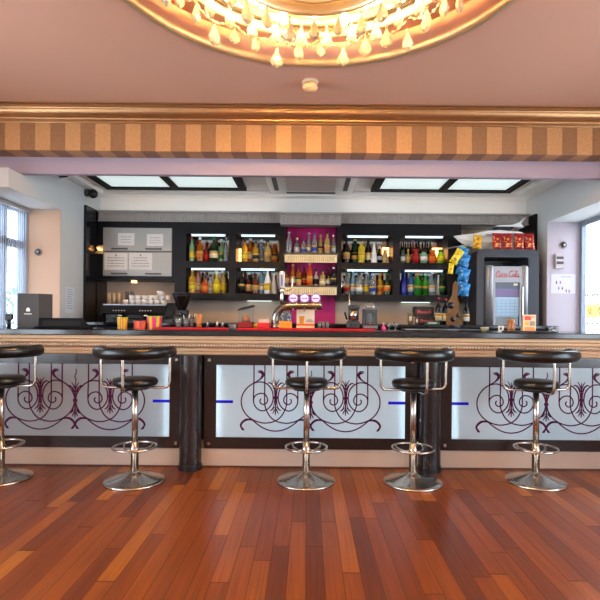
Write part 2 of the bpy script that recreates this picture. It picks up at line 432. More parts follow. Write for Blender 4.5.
# lower bay ceiling: border with a shallow tray
ZB, ZT = 2.69, 2.745
TX0, TX1, TY0, TY1 = -2.43, 2.42, 4.5, 5.90
b = MB()
b.box(XL, XR, 4.44, TY0, ZB, 3.3); b.box(XL, XR, TY1, YB, ZB, 3.3); b.box(XL, TX0, TY0, TY1, ZB, 3.3); b.box(TX1, XR, TY0, TY1, ZB, 3.3)
b.box(TX0, TX1, TY0, TY1, ZT, 3.3)
b.box(TX0, TX1, TY1 - 0.02, TY1 + 0.01, ZB + 0.02, ZB + 0.03)
struct(b.build('ceiling_bay', M_BAYCEIL))
struct(MB().box(XL, XR, 6.05, YB, 2.37, ZB).build('wall_bulkhead', M_BAYCEIL))
# outside
struct(MB().box(-9, 9, -12, 13, -0.5, -0.3).build('ground_outside', mat('terrace_paving', '#cfc8bd', 0.9)))

# ------------------------------------------------------------------ ceiling fittings
def skylight(x0, x1, label):
    y0, y1 = 4.62, 5.775; z = ZT
    t = thing('ceiling_light_panel', label, 'light panel', ((x0 + x1) / 2, (y0 + y1) / 2, z), group='luminous ceiling panels over the bar')
    hx, hy = (x1 - x0) / 2, (y1 - y0) / 2; b = MB(); w = 0.085
    for (a, c, d, e) in ((-hx, hx, -hy, -hy + w), (-hx, hx, hy - w, hy), (-hx, -hx + w, -hy + w, hy - w), (hx - w, hx, -hy + w, hy - w), (-w / 2, w / 2, -hy + w, hy - w)):
        b.box(a, c, d, e, -0.035, 0)
    b.build('frame', mat('matt_dark_frame', '#1b1816', 0.7, spec=0.15), t)
    for s in (-1, 1):
        a, c = (-hx + w, -w / 2) if s < 0 else (w / 2, hx - w)
        MB().box(a, c, -hy + w, hy - w, -0.018, -0.006).build('diffuser', M_SKYLIGHT, t)
skylight(-2.33, -0.72, 'dark-framed luminous ceiling panel pair over the coffee machine side of bar')
skylight(0.71, 2.32, 'dark-framed luminous ceiling panel pair over the drinks fridge side of bar')
t = thing('air_conditioner', 'white square ceiling air conditioner cassette between the luminous panels', 'air conditioner', (0.02, 5.36, ZT - 0.001))
b = MB(); h = 0.475
b.bevbox(-h, h, -h, h, -0.055, 0, 0.012); b.build('housing', M_WHITE, t)
b = MB(); b.bevbox(-0.27, 0.27, -0.27, 0.27, -0.068, -0.055, 0.005)
b.build('intake_grille', mat('grey_grille', '#c4b6b0', 0.6), t)
for x0, x1, y0, y1 in ((-0.28, 0.28, -0.41, -0.36), (-0.28, 0.28, 0.36, 0.41), (-0.41, -0.36, -0.28, 0.28), (0.36, 0.41, -0.28, 0.28)):
    MB().box(x0, x1, y0, y1, -0.060, -0.055).build('air_vent', M_DGREY, t)
# smoke detector
p = W(310, 87, 3.70)
t = thing('smoke_detector', 'small round cream smoke detector on the ceiling below the chandelier ring', 'smoke detector', (p[0], p[1], ZC))
MB().lathe([(0.062, -0.0005), (0.062, -0.012), (0.055, -0.018)]).build('base', M_BEAD, t)
MB().lathe([(0.05, -0.018), (0.057, -0.045), (0.048, -0.066), (0.028, -0.078), (1e-6, -0.08)]).build('cap', mat('tan_detector', '#dcb488', 0.5), t)
# cameras
for (px, py, D, lab, hz) in ((92, 199, 5.75, 'dark dome security camera high on the pale wall beside the tall black panel', None), (59, 182, 5.0, 'small dark bullet camera on the pale border of the bar ceiling', ZB)):
    p = W(px, py, D); z = hz or 2.62
    if hz:
        t = thing('security_camera', lab, 'camera', (XL + 0.06, 5.0, ZB))
        MB().cyl((0, 0, 0), (0, 0, -0.03), 0.012).build('mount', M_DGREY, t)
        MB().tube([(-0.03, 0.02, -0.04), (0.06, -0.03, -0.045)], 0.017).build('body', M_BLACK, t)
    else:
        t = thing('security_camera', lab, 'camera', (XL, 5.66, 2.645))
        MB().cyl((0, 0, 0), (0.04, 0, 0), 0.04, 16).build('mount', M_DGREY, t)
        MB().sphere((0.085, 0, -0.01), 0.052, 14, 8).build('dome', M_BLACK, t)

# ------------------------------------------------------------------ chandelier
CXc, CYc, RC = 0.02, 2.325, 0.74
ch = thing('chandelier', 'large round gold chandelier with crystal drops glowing in the ceiling recess', 'chandelier', (CXc, CYc, ZC + MD))
b = MB(); b.lathe([(0.70, 0.0), (0.70, -0.02), (0.30, -0.03), (0.29, 0.0)], n=64); b.build('ceiling_plate', M_GOLD, ch)
def ringpart(r, z, h, name):
    prof = [(r - 0.014, z), (r - 0.016, z - h * 0.3), (r - 0.004, z - h * 0.4), (r - 0.004, z - h * 0.6), (r + 0.006, z - h * 0.7), (r, z - h), (r + 0.016, z - h * 0.95), (r + 0.02, z - h * 0.5), (r + 0.014, z)]
    n = 80; vs = []; fs = []
    for q, zz in prof:
        for i in range(n): vs.append((q * math.cos(2 * PI * i / n), q * math.sin(2 * PI * i / n), zz))
    m = len(prof)
    for k in range(m):
        for i in range(n):
            j = (i + 1) % n; k2 = (k + 1) % m
            fs.append((k * n + i, k * n + j, k2 * n + j, k2 * n + i))
    MB().add(vs, fs, 0, True).build(name, M_GOLD, ch)
ringpart(0.735, -0.085, 0.075, 'outer_rim'); ringpart(0.675, -0.06, 0.07, 'rim'); ringpart(0.615, -0.075, 0.08, 'rim'); ringpart(0.53, -0.10, 0.06, 'rim'); ringpart(0.43, -0.12, 0.09, 'inner_rim'); ringpart(0.30, -0.14, 0.08, 'inner_rim')
b = MB()
for k in range(8):
    a = PI / 8 + k * PI / 4
    b.tube([(0.28 * math.cos(a), 0.28 * math.sin(a), -0.13), (0.43 * math.cos(a), 0.43 * math.sin(a), -0.13), (0.615 * math.cos(a), 0.615 * math.sin(a), -0.10), (0.735 * math.cos(a), 0.735 * math.sin(a), -0.11)], 0.009)
b.build('arm_frame', M_GOLD, ch)
drop_me = None
def drop(parent, x, y, z, s, rz):
    global drop_me
    if drop_me is None:
        b = MB(); b.lathe([(1e-6, 0), (0.006, -0.005), (0.012, -0.024), (0.024, -0.050), (0.030, -0.066), (0.022, -0.084), (1e-6, -0.099)], n=6, sm=False, sy=0.65)
        b.sphere((0, 0, 0.008), 0.008, 8, 5); o = b.build('crystal_drop', M_ICE, parent); drop_me = o
    else:
        o = drop_me.copy(); COL.objects.link(o); o.parent = parent
    o.location = (x, y, z); o.scale = (s * 1.18, s * 1.18, s * 1.12); o.rotation_euler = (0, 0, rz)
rnd = random.Random(3)
for i in range(34):
    a = 2 * PI * i / 34 + 0.03
    drop(ch, 0.735 * math.cos(a), 0.735 * math.sin(a), -0.175 - (0.05 if i % 3 == 1 else 0.0) - rnd.uniform(0, 0.025), rnd.uniform(0.85, 1.15), a + PI / 2 + rnd.uniform(-0.6, 0.6))
for i in range(26):
    a = 2 * PI * i / 26
    drop(ch, 0.615 * math.cos(a), 0.615 * math.sin(a), -0.165 - rnd.uniform(0, 0.03), rnd.uniform(0.9, 1.2), a + PI / 2)
for i in range(20):
    a = 2 * PI * i / 20
    drop(ch, 0.43 * math.cos(a), 0.43 * math.sin(a), -0.22 - rnd.uniform(0, 0.03), rnd.uniform(0.9, 1.2), a + PI / 2)
for i in range(17):
    a0, a1 = 2 * PI * (2 * i) / 34 + 0.03, 2 * PI * (2 * i + 2) / 34 + 0.03; P = []; R = []
    for k in range(49):
        tt = k / 48; a = a0 + (a1 - a0) * tt; z = -0.155 - 0.05 * (1 - (2 * tt - 1) ** 2)
        P.append((0.755 * math.cos(a), 0.755 * math.sin(a), z)); R.append(0.0015 + 0.0095 * abs(math.cos(PI * 8 * tt)))
    b = MB(); b.tube(P, R, 7); b.build('bead_strand', M_ICE, ch)
for k in range(20):
    a = 2 * PI * k / 20 + PI / 2; r = 0.57 if k % 2 else 0.48
    b = MB(); b.lathe([(0.012, -0.05), (0.012, -0.12), (0.020, -0.13), (0.024, -0.155), (0.014, -0.185), (1e-6, -0.20)], (r * math.cos(a), r * math.sin(a), 0), 10)
    b.build('bulb', M_BULB, ch)

# ------------------------------------------------------------------ bar
YP = 4.165                                  # face of the glass front panels
bar = thing('bar_counter', 'long bar counter front with peach moulding above lit glass panels', 'bar counter', (0.05, 4.36, 0))
LX0, LX1 = XL - 0.05, XR - 0.05             # bar ends relative to its own base x
def loc(x): return x - 0.05
x0, x1 = loc(-2.955), loc(3.055)
b = MB(); b.box(x0, x1, 0.09, 0.20, 0.163, 1.101); b.build('body', M_DARK, bar)
MB().box(x0, x1, -0.185, 0.20, 0.0, 0.1535).build('plinth', M_SKIRT, bar)
MB().box(x0, x1, -0.191, -0.184, 0.0, 0.012).build('plinth_edge_strip', mat('dark_brown_edge', '#4a2c22', 0.4), bar)
prof = [(4.19, 0.955), (4.13, 0.955), (4.115, 0.965), (4.112, 0.985), (4.085, 0.99), (4.082, 1.012), (4.05, 1.022), (4.03, 1.03), (4.028, 1.05), (4.0, 1.054), (3.985, 1.066), (3.982, 1.082), (3.95, 1.092), (3.945, 1.117), (4.44, 1.117), (4.44, 0.955)]
MB().prism([(y - 4.36, z - (0.015 if z > 1.1 else 0.0175)) for y, z in prof], x0, x1, axis='x').build('moulding', M_PEACH, bar)
b = MB(); k = 0; x = x0 + 0.02
while x < x1 - 0.01:
    b.bevbox(x - 0.0075, x + 0.0075, 4.016 - 4.36, 4.03 - 4.36, 1.0155, 1.0315, 0.003); x += 0.0245
b.build('bead_moulding', M_BEAD, bar)
top = MB(); top.bevbox(-2.955, 3.055, 3.90, 4.60, 1.102, 1.147, 0.006)
tag(top.build('granite_countertop', M_GRANITE), 'long polished black granite bar top above the peach moulding', 'countertop')

# scroll ornament of the front panels; one unit around x = 0, drawn in tracing units of 1.257 mm
U = 0.001257
def up(pts): return [(x * U, (290 - y) * U) for x, y in pts]          # height 0 = middle line
HALF = [
    ([(-145, 52), (-145, 170), (-147, 280), (-140, 318), (-118, 345), (-88, 356), (-58, 347), (-35, 325), (-20, 295), (-17, 265), (-22, 228), (-38, 198), (-62, 176), (-93, 165), (-130, 168), (-165, 184), (-198, 214), (-220, 252), (-228, 292), (-222, 334), (-205, 368), (-180, 396), (-150, 416), (-115, 430), (-78, 437), (-40, 434), (0, 422), (34, 396), (56, 362), (70, 325), (73, 285), (73, 170), (73, 52)], 5.0),
    ([(-147, 285), (-140, 262), (-120, 246), (-95, 240), (-72, 247), (-57, 267), (-54, 290), (-64, 307), (-84, 313), (-100, 304), (-104, 288), (-97, 276)], 5.0),
    ([(-152, 418), (-120, 445), (-80, 470), (-40, 485), (0, 490)], 5.0),
    ([(-140, 424), (-165, 415), (-195, 416), (-220, 434), (-230, 455), (-222, 478)], [4, 9, 13, 12, 11, 5]),
    ([(-232, 452), (-218, 478), (-205, 484)], [5, 13, 3]),
    ([(-120, 92), (-98, 92), (-86, 108), (-88, 126), (-102, 144), (-122, 158), (-140, 167)], [3, 9, 16, 14, 9, 6, 4]),
    ([(-122, 98), (-104, 102), (-92, 112)], [3, 9, 4]),
]
def mirror(ps): return [(-x, y) for x, y in ps]
def fleur(cx, top_, mid, bot, wave):
    L = []
    if wave: L.append(([(cx + 3, mid - 210), (cx + 6, mid - 185), (cx - 4, mid - 160), (cx + 5, mid - 135), (cx, mid - 110), (cx, mid - 90)], 3.5))
    L.append(([(cx, top_ - 12), (cx, top_ + 20), (cx, mid), (cx, bot - 20), (cx - 2, bot)], [2, 7, 9, 7, 2]))
    for s in (-1, 1):
        L.append(([(cx + s * 5, mid + 2), (cx + s * 7, mid - 35), (cx + s * 16, mid - 70), (cx + s * 32, mid - 100)], [8, 6, 5, 2]))
        L.append(([(cx + s * 4, mid - 55), (cx + s * 18, mid - 82), (cx + s * 40, mid - 98), (cx + s * 55, mid - 94)], [4, 8, 7, 2]))
        L.append(([(cx + s * 3, mid - 75), (cx + s * 12, mid - 100), (cx + s * 26, mid - 122)], [4, 6, 2]))
        L.append(([(cx + s * 5, mid), (cx + s * 8, mid + 30), (cx + s * 14, mid + 60), (cx + s * 30, mid + 88)], [8, 5, 5, 2]))
        L.append(([(cx + s * 6, mid + 62), (cx + s * 22, mid + 78), (cx + s * 38, mid + 86)], [3, 8, 2]))
        L.append(([(cx + s * 3, mid + 72), (cx + s * 12, mid + 92), (cx + s * 20, mid + 108)], [3, 7, 2]))
    L.append(([(cx - 15, mid), (cx + 15, mid)], 9))
    return L
def scroll_mesh():
    b = MB(); half = 232
    def stroke(ps, w, dx):
        P = smooth([(x + dx, y, 0) for x, y in ps], 5)
        ws = w
        if isinstance(w, list):
            ws = []
            for i in range(len(w) - 1):
                for j in range(5): ws.append((w[i] + (w[i + 1] - w[i]) * j / 5) * U * 1.2)
            ws.append(w[-1] * U * 1.2)
        else: ws = w * U * 1.65
        b.ribbon(up([(p.x, p.y) for p in P]), ws, -0.0015, 0.0005)
    for dx in (-half, half):
        for ps, w in HALF:
            stroke(ps, w, dx); stroke(mirror(ps), w, dx)
        for ps, w in fleur(0, 165, 268, 385, False): stroke(ps, w, dx)
    for ps, w in fleur(0, 195, 297, 412, True): stroke(ps, w, 0)
    return b
scroll_me = None
ZM = 0.556                                  # middle line of the tracing, on the panel
def panel(x, label, lamps):
    global scroll_me
    t = thing('bar_front_panel', label, 'glass panel', (x, YP, 0.154), group='lit glass panels along the bar front')
    z0, z1 = 0.0, 0.782; gz0, gz1 = 0.251 - 0.154, 0.853 - 0.154; gw, fw = 0.787, 0.888
    b = MB()
    b.box(-fw, fw, 0, 0.012, z0 + 0.002, gz0); b.box(-fw, fw, 0, 0.012, gz1, z1); b.box(-fw, -gw, 0, 0.012, gz0, gz1); b.box(gw, fw, 0, 0.012, gz0, gz1)
    b.build('dark_border', M_FRAME, t)
    MB().box(-gw, gw, 0.004, 0.012, gz0, gz1).build('frosted_glass', M_FROST, t)
    # light box behind the glass
    b = MB(); q = 0.0
    b.box(-fw, fw, 0.244, 0.25, z0 + 0.02, z1 - 0.005); b.box(-fw, fw, 0.014, 0.244, z0 + 0.02, z0 + 0.026); b.box(-fw, fw, 0.014, 0.244, z1 - 0.012, z1 - 0.005)
    b.box(-fw, -fw + 0.006, 0.014, 0.244, z0 + 0.026, z1 - 0.012); b.box(fw - 0.006, fw, 0.014, 0.244, z0 + 0.026, z1 - 0.012)
    b.build('light_box', mat('white_light_box', '#f0f0ee', 0.7), t)
    if scroll_me is None:
        scroll_me = scroll_mesh().build('scroll_ornament', M_PURPLE, t); o = scroll_me
    else:
        o = scroll_me.copy(); COL.objects.link(o); o.parent = t
    o.location = (0.0, 0.0025, ZM - 0.154)
    for s in (-1, 1):
        xx = sorted((s * gw, s * (gw - 0.14)))
        MB().box(xx[0], xx[1], 0.001, 0.0038, 0.547 - 0.154 - 0.012, 0.547 - 0.154 + 0.012).build('blue_stripe', M_BLUE, t)
        for zz in (0.045, 0.74):
            MB().bevbox(s * 0.845 - 0.014, s * 0.845 + 0.014, -0.012, 0.0, zz - 0.014, zz + 0.014, 0.004).build('fixing', M_CHROME, t)
    for (lx, e) in lamps:
        m = mat('led_strip_%s' % str(e).replace('.', '_'), '#eaf4ff', 0.5, emit=e, ecol='#dff0ff')
        MB().box(lx - 0.008, lx + 0.008, *((0.036, 0.042) if abs(lx) > 0.5 else (0.2, 0.21)), gz0, gz1).build('led_strip', m, t)
    return t
PANELS = [(-1.935, 'lit glass panel with purple scrollwork behind the two stools nearest the black terminal', [(0.76, 12)]),
          (0.028, 'brightest lit glass panel with purple scrollwork between the two dark pillars', [(-0.775, 330), (0.775, 330), (-0.3, 36), (0.3, 36)]),
          (1.992, 'lit glass panel with purple scrollwork below the drinks fridge end of bar', [(-0.76, 20), (0.76, 20), (-0.3, 40), (0.3, 40)])]
for x, lab, lamps in PANELS: panel(x, lab, lamps)
for x, lab in ((-0.96, 'dark round bar pillar between the second and third stools from the black terminal end'), (1.01, 'dark round bar pillar beside the stool second from the drinks fridge end')):
    t = thing('bar_pillar', lab, 'pillar', (x, 4.122, 0), group='dark round pillars of the bar front')
    def dee(r): return [(r * math.cos(2 * PI * k / 40), min(0.036, r * math.sin(2 * PI * k / 40))) for k in range(40)]
    MB().prism(dee(0.090), 0, 0.9365, axis='z').build('shaft', M_PILLAR, t)
    MB().prism(dee(0.0955), 0.0002, 0.045, axis='z').build('foot_ring', M_BLACK, t)

# ------------------------------------------------------------------ bar stools
def make_stool(label):
    t = thing('bar_stool', label, 'bar stool', group='chrome and black stools along the bar')
    b = MB(); b.lathe([(0.224, 0.0), (0.224, 0.010), (0.218, 0.016), (0.18, 0.020), (0.13, 0.032), (0.08, 0.048), (0.045, 0.066), (0.031, 0.082), (1e-6, 0.083)], n=48)
    b.build('base', M_CHROME, t)
    b = MB(); b.lathe([(0.0225, 0.30), (0.0225, 0.705)], n=20); b.build('gas_column', M_CHROME, t)
    b = MB(); b.lathe([(0.029, 0.075), (0.029, 0.212), (0.034, 0.215), (0.034, 0.255), (0.027, 0.261), (0.027, 0.302)], n=20); b.build('lower_sleeve', M_CHROME, t)
    b = MB(); n = 40
    b.tube([(0.158 * math.cos(2 * PI * i / n), 0.158 * math.sin(2 * PI * i / n), 0.262) for i in range(n)], 0.0085, 8, closed=True)
    fr = b.build('footrest', M_CHROME, t)
    for s in (-1, 1):
        b = MB(); b.tube(smooth([(s * 0.012, -0.032, 0.235), (s * 0.05, -0.02, 0.239), (s * 0.10, 0.045, 0.249), (s * 0.112, 0.108, 0.262)], 5), 0.008, 8)
        b.build('spoke', M_CHROME, fr)
    b = MB(); b.lathe([(1e-6, 0.722), (0.13, 0.722), (0.158, 0.730), (0.167, 0.750), (0.165, 0.770), (0.15, 0.784), (0.10, 0.791), (1e-6, 0.793)], n=40)
    b.build('seat', M_LEATHER, t)
    b = MB(); b.lathe([(0.10, 0.70), (0.11, 0.705), (0.11, 0.7225), (0.1, 0.7225)], n=24); b.build('seat_plate', M_BLACK, t)
    RB = 0.272
    b = MB(); P = []; R1 = []; R2 = []; n = 44; A = math.radians(111)
    for i in range(n + 1):
        a = -A + 2 * A * i / n; e = min(1, (min(i, n - i)) / 3.0); e = math.sqrt(max(0.0, 1 - (1 - e) ** 2)) * 0.9 + 0.1
        P.append((RB * math.sin(a), -RB * math.cos(a), 0.985)); R1.append(0.034 * e); R2.append(0.045 * e)
    b.tube(P, R1, 12, ry=R2); b.build('backrest', M_LEATHER, t)
    for a in (-90, 0, 90):
        c, s = math.sin(math.radians(a)), -math.cos(math.radians(a))
        pr = smooth([(0.256, 0.955), (0.256, 0.80), (0.252, 0.757), (0.228, 0.731), (0.17, 0.727), (0.105, 0.727)], 6)
        pr = smooth([(0.262, 0.955, 0), (0.26, 0.79, 0), (0.256, 0.742, 0), (0.232, 0.716, 0), (0.17, 0.712, 0), (0.105, 0.712, 0)], 6)
        b = MB(); b.tube([(p.x * c, p.x * s, p.y) for p in pr], 0.0105, 8); b.build('support_rod', M_CHROME, t)
    return t
def copy_tree(o, parent=None):
    c = o.copy(); COL.objects.link(c)
    if parent is not None: c.parent = parent
    for ch_ in [q for q in bpy.data.objects if q.parent == o]: copy_tree(ch_, c)
    return c
STOOLS = [(0.5, 0, 'chrome and black bar stool cut by the photo edge below the black terminal'),
          (134.5, 0, 'chrome and black bar stool just left of the dark pillar by the coffee machine end'),
          (306, 0, 'chrome and black bar stool in front of the beer tap, seen squarely from behind'),
          (412.8, 9, 'chrome and black bar stool standing right beside a dark pillar'),
          (535.5, 2, 'chrome and black bar stool below the drinks fridge, nearest the yellow banner window')]
st0 = make_stool(STOOLS[0][2]); DS = 3.83
for i, (px, ang, lab) in enumerate(STOOLS):
    o = st0 if i == 0 else copy_tree(st0)
    D_ = (3.83, 3.795, 3.83, 3.825, 3.86)[i]
    o.location = ((px - CX + 162 * TH) / F * D_, D_, 0); o.rotation_euler = (0, 0, math.radians(ang)); o['label'] = lab

# ------------------------------------------------------------------ back bar
ZK = 1.19                                   # back counter height
bc = thing('back_counter', 'low black back counter carrying the coffee machine and wine bottles', 'counter', (0.04, 5.7, 0))
MB().box(-2.55, 2.55, -0.42, 0.49, 0, 1.155).build('body', M_DARK, bc)
MB().bevbox(-2.56, 2.57, -0.5, 0.495, 1.155, ZK, 0.005).build('worktop', M_GRANITE, bc)
DF = 5.9
def carcass(b, X0, X1, Z0, Z1, xs, zs, y0, y1):
    """boards around the niches xs x zs"""
    x = X0
    for a, c in sorted(xs): b.box(x, a, y0, y1, Z0, Z1); x = c
    b.box(x, X1, y0, y1, Z0, Z1)
    for a, c in xs:
        z = Z0
        for p, q in sorted(zs): b.box(a, c, y0, y1, z, p); z = q
        b.box(a, c, y0, y1, z, Z1)
NZ = [(1.533, 1.834), (1.911, 2.235)]
N = {'L1': (-1.447, -0.939), 'L2': (-0.857, -0.349), 'R1': (0.388, 0.996), 'R2': (1.078, 1.645)}
def bottle_cabinet(label, X0, X1, names, under):
    t = thing('bottle_cabinet', label, 'cabinet', ((X0 + X1) / 2, DF, 1.457)); cx = (X0 + X1) / 2
    b = MB(); xs = [(N[k][0] - cx, N[k][1] - cx) for k in names]; zs = [(p - 1.457, q - 1.457) for p, q in NZ]
    carcass(b, X0 - cx, X1 - cx, 0, 2.37 - 1.457, xs, zs, 0, 0.27)
    b.build('carcass', M_DARK, t)
    for a, c in xs:
        for p, q in zs:
            MB().box(a, c, 0.262, 0.27, p, q).build('mirror_back', M_MIRROR, t)
            w = c - a
            MB().cyl((a + w * 0.12, 0.026, q - 0.016), (c - w * 0.1, 0.026, q - 0.016), 0.011, 10).build('tube_light', M_TUBE, t)
            MB().box(a + w * 0.1, c - w * 0.08, 0.01, 0.06, q - 0.004, q).build('lamp_rail', M_SILVER, t)
    MB().box(X0 - cx, X1 - cx, 0.27, 0.295, 0, 2.37 - 1.457).build('back_board', M_DARK, t)
    for u0_, u1_ in under:
        MB().box(u0_ - cx, u1_ - cx, 0.255, 0.275, -0.006, -0.0005).build('under_light', mat('cool_under_light', '#e8f6ff', 0.4, emit=1.3, ecol='#dff3f2'), t)
    return t
bottle_cabinet('dark open bottle cabinet with four lit niches beside the coffee grinder', -1.58, -0.275, ('L1', 'L2'), [(-0.75, -0.45)])
bottle_cabinet('dark open bottle cabinet with four lit niches behind the grey blender', 0.337, 1.80, ('R1', 'R2'), [(1.15, 1.5)])
# hinges on the tall side board of the cabinet next to the silver doors
# coffee cupboard
cc = thing('wall_cupboard', 'dark cupboard with two silver flip-up doors above the coffee machine', 'cupboard', (-2.03, DF, 1.68))
b = MB(); b.box(-0.46, 0.449, 0.02, 0.29, 0, 0.69); b.box(-0.46, -0.395, 0, 0.02, 0, 0.69); b.box(0.42, 0.449, 0, 0.02, 0, 0.69); b.box(-0.395, 0.42, 0, 0.02, 0.622, 0.69); b.box(-0.395, 0.42, 0, 0.02, 0, 0.04)
b.build('carcass', M_DARK, cc)
for z0, z1 in ((0.046, 0.330), (0.338, 0.616)):
    d = MB().bevbox(-0.392, 0.417, -0.012, 0.019, z0, z1, 0.004).build('door', M_SILVER, cc)
    for hx in (-0.19, 0.21):
        b = MB(); b.box(hx - 0.095, hx + 0.095, -0.04, -0.03, z0 + 0.018, z0 + 0.036); b.box(hx - 0.085, hx - 0.07, -0.03, -0.012, z0 + 0.02, z0 + 0.034); b.box(hx + 0.07, hx + 0.085, -0.03, -0.012, z0 + 0.02, z0 + 0.034)
        b.build('handle', mat('dark_handle', '#4c4643', 0.35, metal=0.5), d)
t = MB(); t.lathe([(0.03, 0.0), (0.035, -0.02), (0.03, -0.026), (1e-6, -0.026)], n=16); t.build('spot_lamp', M_AMBERLIT, cc, loc=(-0.06, 0.1, 0))
# papers on the silver doors
def paper(label, cat, x, y, z, w, h, rows, loc_axis='y', group=None, title=False, icons=None, col=None):
    """thin sheet facing the room, with printed lines"""
    t = thing('paper_sign', label, cat, (x, y, z), group=group)
    if loc_axis != 'y': t.rotation_euler = (0, 0, loc_axis)
    MB().box(-w / 2, w / 2, -0.0015, 0, -h / 2, h / 2).build('sheet', col or M_PAPER, t)
    b = MB(); rr = random.Random(label)
    for i in range(rows):
        zz = h / 2 - h * (0.2 + 0.65 * (i + 0.5) / rows); hw = w * (0.28 + 0.12 * rr.random())
        xx = -hw
        while xx < hw:
            l = w * rr.uniform(0.04, 0.13); b.box(xx, min(hw, xx + l), -0.0022, -0.0015, zz - h * 0.018, zz + h * 0.018); xx += l + w * 0.025
    if title: b.box(-w * 0.03, w * 0.03, -0.0022, -0.0015, h * 0.32, h * 0.42)
    if b.v: b.build('printed_lines', M_INK, t)
    return t
def pz(px0, px1, py0, py1, D):
    a, c = W(px0, py0, D), W(px1, py1, D)
    return (a[0] + c[0]) / 2, (a[2] + c[2]) / 2, abs(c[0] - a[0]), abs(a[2] - c[2])
YD = DF - 0.0125
for (q, lab, rows, ti) in (((118, 134.5, 233, 245.5), 'small white notice on the upper silver door nearest the tall black panel', 3, False),
                       ((147, 163, 234, 246), 'small white notice on the upper silver door nearest the bottle cabinet', 3, False),
                       ((104.5, 127.5, 253, 270), 'wide white notice on the lower silver door nearest the tall black panel', 4, True),
                       ((129, 152, 253, 270), 'wide white notice on the lower silver door beside its twin, nearer the bottles', 4, True)):
    x, z, w, h = pz(*q, YD); paper(lab, 'notice', x, YD, z, w, h, rows, title=ti, group='white notices on the silver cupboard doors')
# tall black panels at both ends
t = thing('tall_panel', 'tall black gloss panel beside the silver cupboard, with a glowing crystal cluster', 'wall panel', (-2.50, 5.9, ZK))
MB().box(0.0, 0.0095, 0, 0.29, 0, 1.30).build('return_panel', M_BLACKGLOSS, t)
MB().box(-0.029, -0.001, -0.28, 0.29, 0, 1.31).build('side_panel', M_BLACKGLOSS, t)
p = W(96.5, 249, 5.86)
t = thing('crystal_cluster', 'small warm glowing crystal cluster on the black panel beside the silver doors', 'wall light', (-2.452, DF, p[2]))  # emissive ball among crystal spheres on a gold plate
MB().box(-0.04, 0.04, -0.012, 0, -0.05, 0.05).build('back_plate', M_GOLD, t) if False else MB().bevbox(-0.028, 0.028, -0.014, -0.0005, -0.05, 0.05, 0.004).build('back_plate', M_GOLD, t)
b = MB()
for i in range(5): b.sphere((-0.028 + 0.014 * i, -0.05, -0.02 + (0.03 if i % 2 else -0.02)), 0.018, 8, 5)
b.build('crystal_balls', M_ICE, t)
MB().sphere((0, -0.05, 0.0), 0.017, 10, 6).build('bulb', M_AMBERLIT, t)
t = thing('tall_panel', 'tall dark panel closing the bar back beside the lavender wall', 'wall panel', (2.60, 5.75, ZK))
MB().box(0.0, 0.029, 0, 0.44, 0, 1.28).build('side_panel', M_DARK, t)
# fluted pelmet above the cabinets
def pelmet(X0, X1, Y, z0, z1, label):
    t = thing('fluted_pelmet', label, 'pelmet', ((X0 + X1) / 2, Y, z0)); w = (X1 - X0) / 2; h = z1 - z0
    MB().box(-w, w, 0.008, 0.14, 0.0, h).build('mounting_board', M_PLASTERGREY, t)
    if Y > 5.8: MB().box(-w + 0.05, w - 0.05, 0.03, 0.05, h, h + 0.006).build('added_fill_strip', mat('added_fill_glow', '#fff4ea', 0.5, emit=2.5, ecol='#fff0e4'), t)  # unseen glowing strip, added to brighten bulkhead and bay ceiling
    b = MB(); x = -w + 0.012
    while x < w - 0.01:
        b.tube([(x, 0.008, 0.012), (x, 0.008, h - 0.02)], 0.0085, 6); x += 0.026
    b.build('fluting', M_PLASTERGREY, t)
    b = MB(); b.box(-w - 0.004, w + 0.004, -0.014, 0.008, h - 0.018, h); b.box(-w, w, -0.008, 0.008, 0, 0.01); b.build('edge_moulding', M_PLASTERGREY, t)
pelmet(-2.488, -0.335, 5.90, 2.371, 2.50, 'long grey fluted pelmet above the silver doors and bottle niches')
pelmet(0.375, 2.595, 5.90, 2.371, 2.50, 'long grey fluted pelmet above the model yacht and bottle niches')
pelmet(-0.325, 0.365, 5.70, 2.315, 2.455, 'short protruding fluted pelmet above the magenta panel')
tag(MB().box(-0.325, 0.365, 5.845, 6.045, 2.38, 2.455).build('pelmet_bracket', M_PLASTERGREY), 'short grey block carrying the protruding pelmet over the magenta panel', 'bracket')
# magenta centre and its gold shelves
tag(MB().bevbox(-0.272, 0.334, 6.15, 6.199, ZK, 2.365, 0.004).build('magenta_panel', M_MAGENTA), 'magenta wall panel behind the two gold-fronted bottle shelves', 'wall panel')
def gold_shelf(z_top, label):
    t = thing('gold_shelf', label, 'shelf', (0.026, 5.72, z_top)); w = 0.30
    b = MB(); b.box(-w - 0.012, w + 0.012, -0.02, 0.172, -0.018, 0); b.box(-0.285, 0.285, 0.172, 0.428, -0.018, 0); b.build('board', mat('dark_wood_shelf', '#5a4636', 0.4), t)
    MB().box(-w, w, 0.0, 0.016, -0.105, -0.018).build('front', M_SHELFGOLD, t)
    b = MB(); x = -w + 0.015
    while x < w - 0.012:
        b.tube([(x, 0.0, -0.095), (x, 0.0, -0.03)], 0.007, 6); x += 0.024
    b.build('fluting', mat('fluted_gold_rib', '#dcc290', 0.4), t)
    MB().box(-w, w, 0.016, 0.03, -0.105, -0.03).build('lining', M_DARK, t)
ZS1, ZS2 = 1.992, 1.622
gold_shelf(ZS1, 'upper gold-fronted shelf on the magenta panel, holding clear bottles')
gold_shelf(ZS2, 'lower gold-fronted shelf on the magenta panel, holding amber bottles')

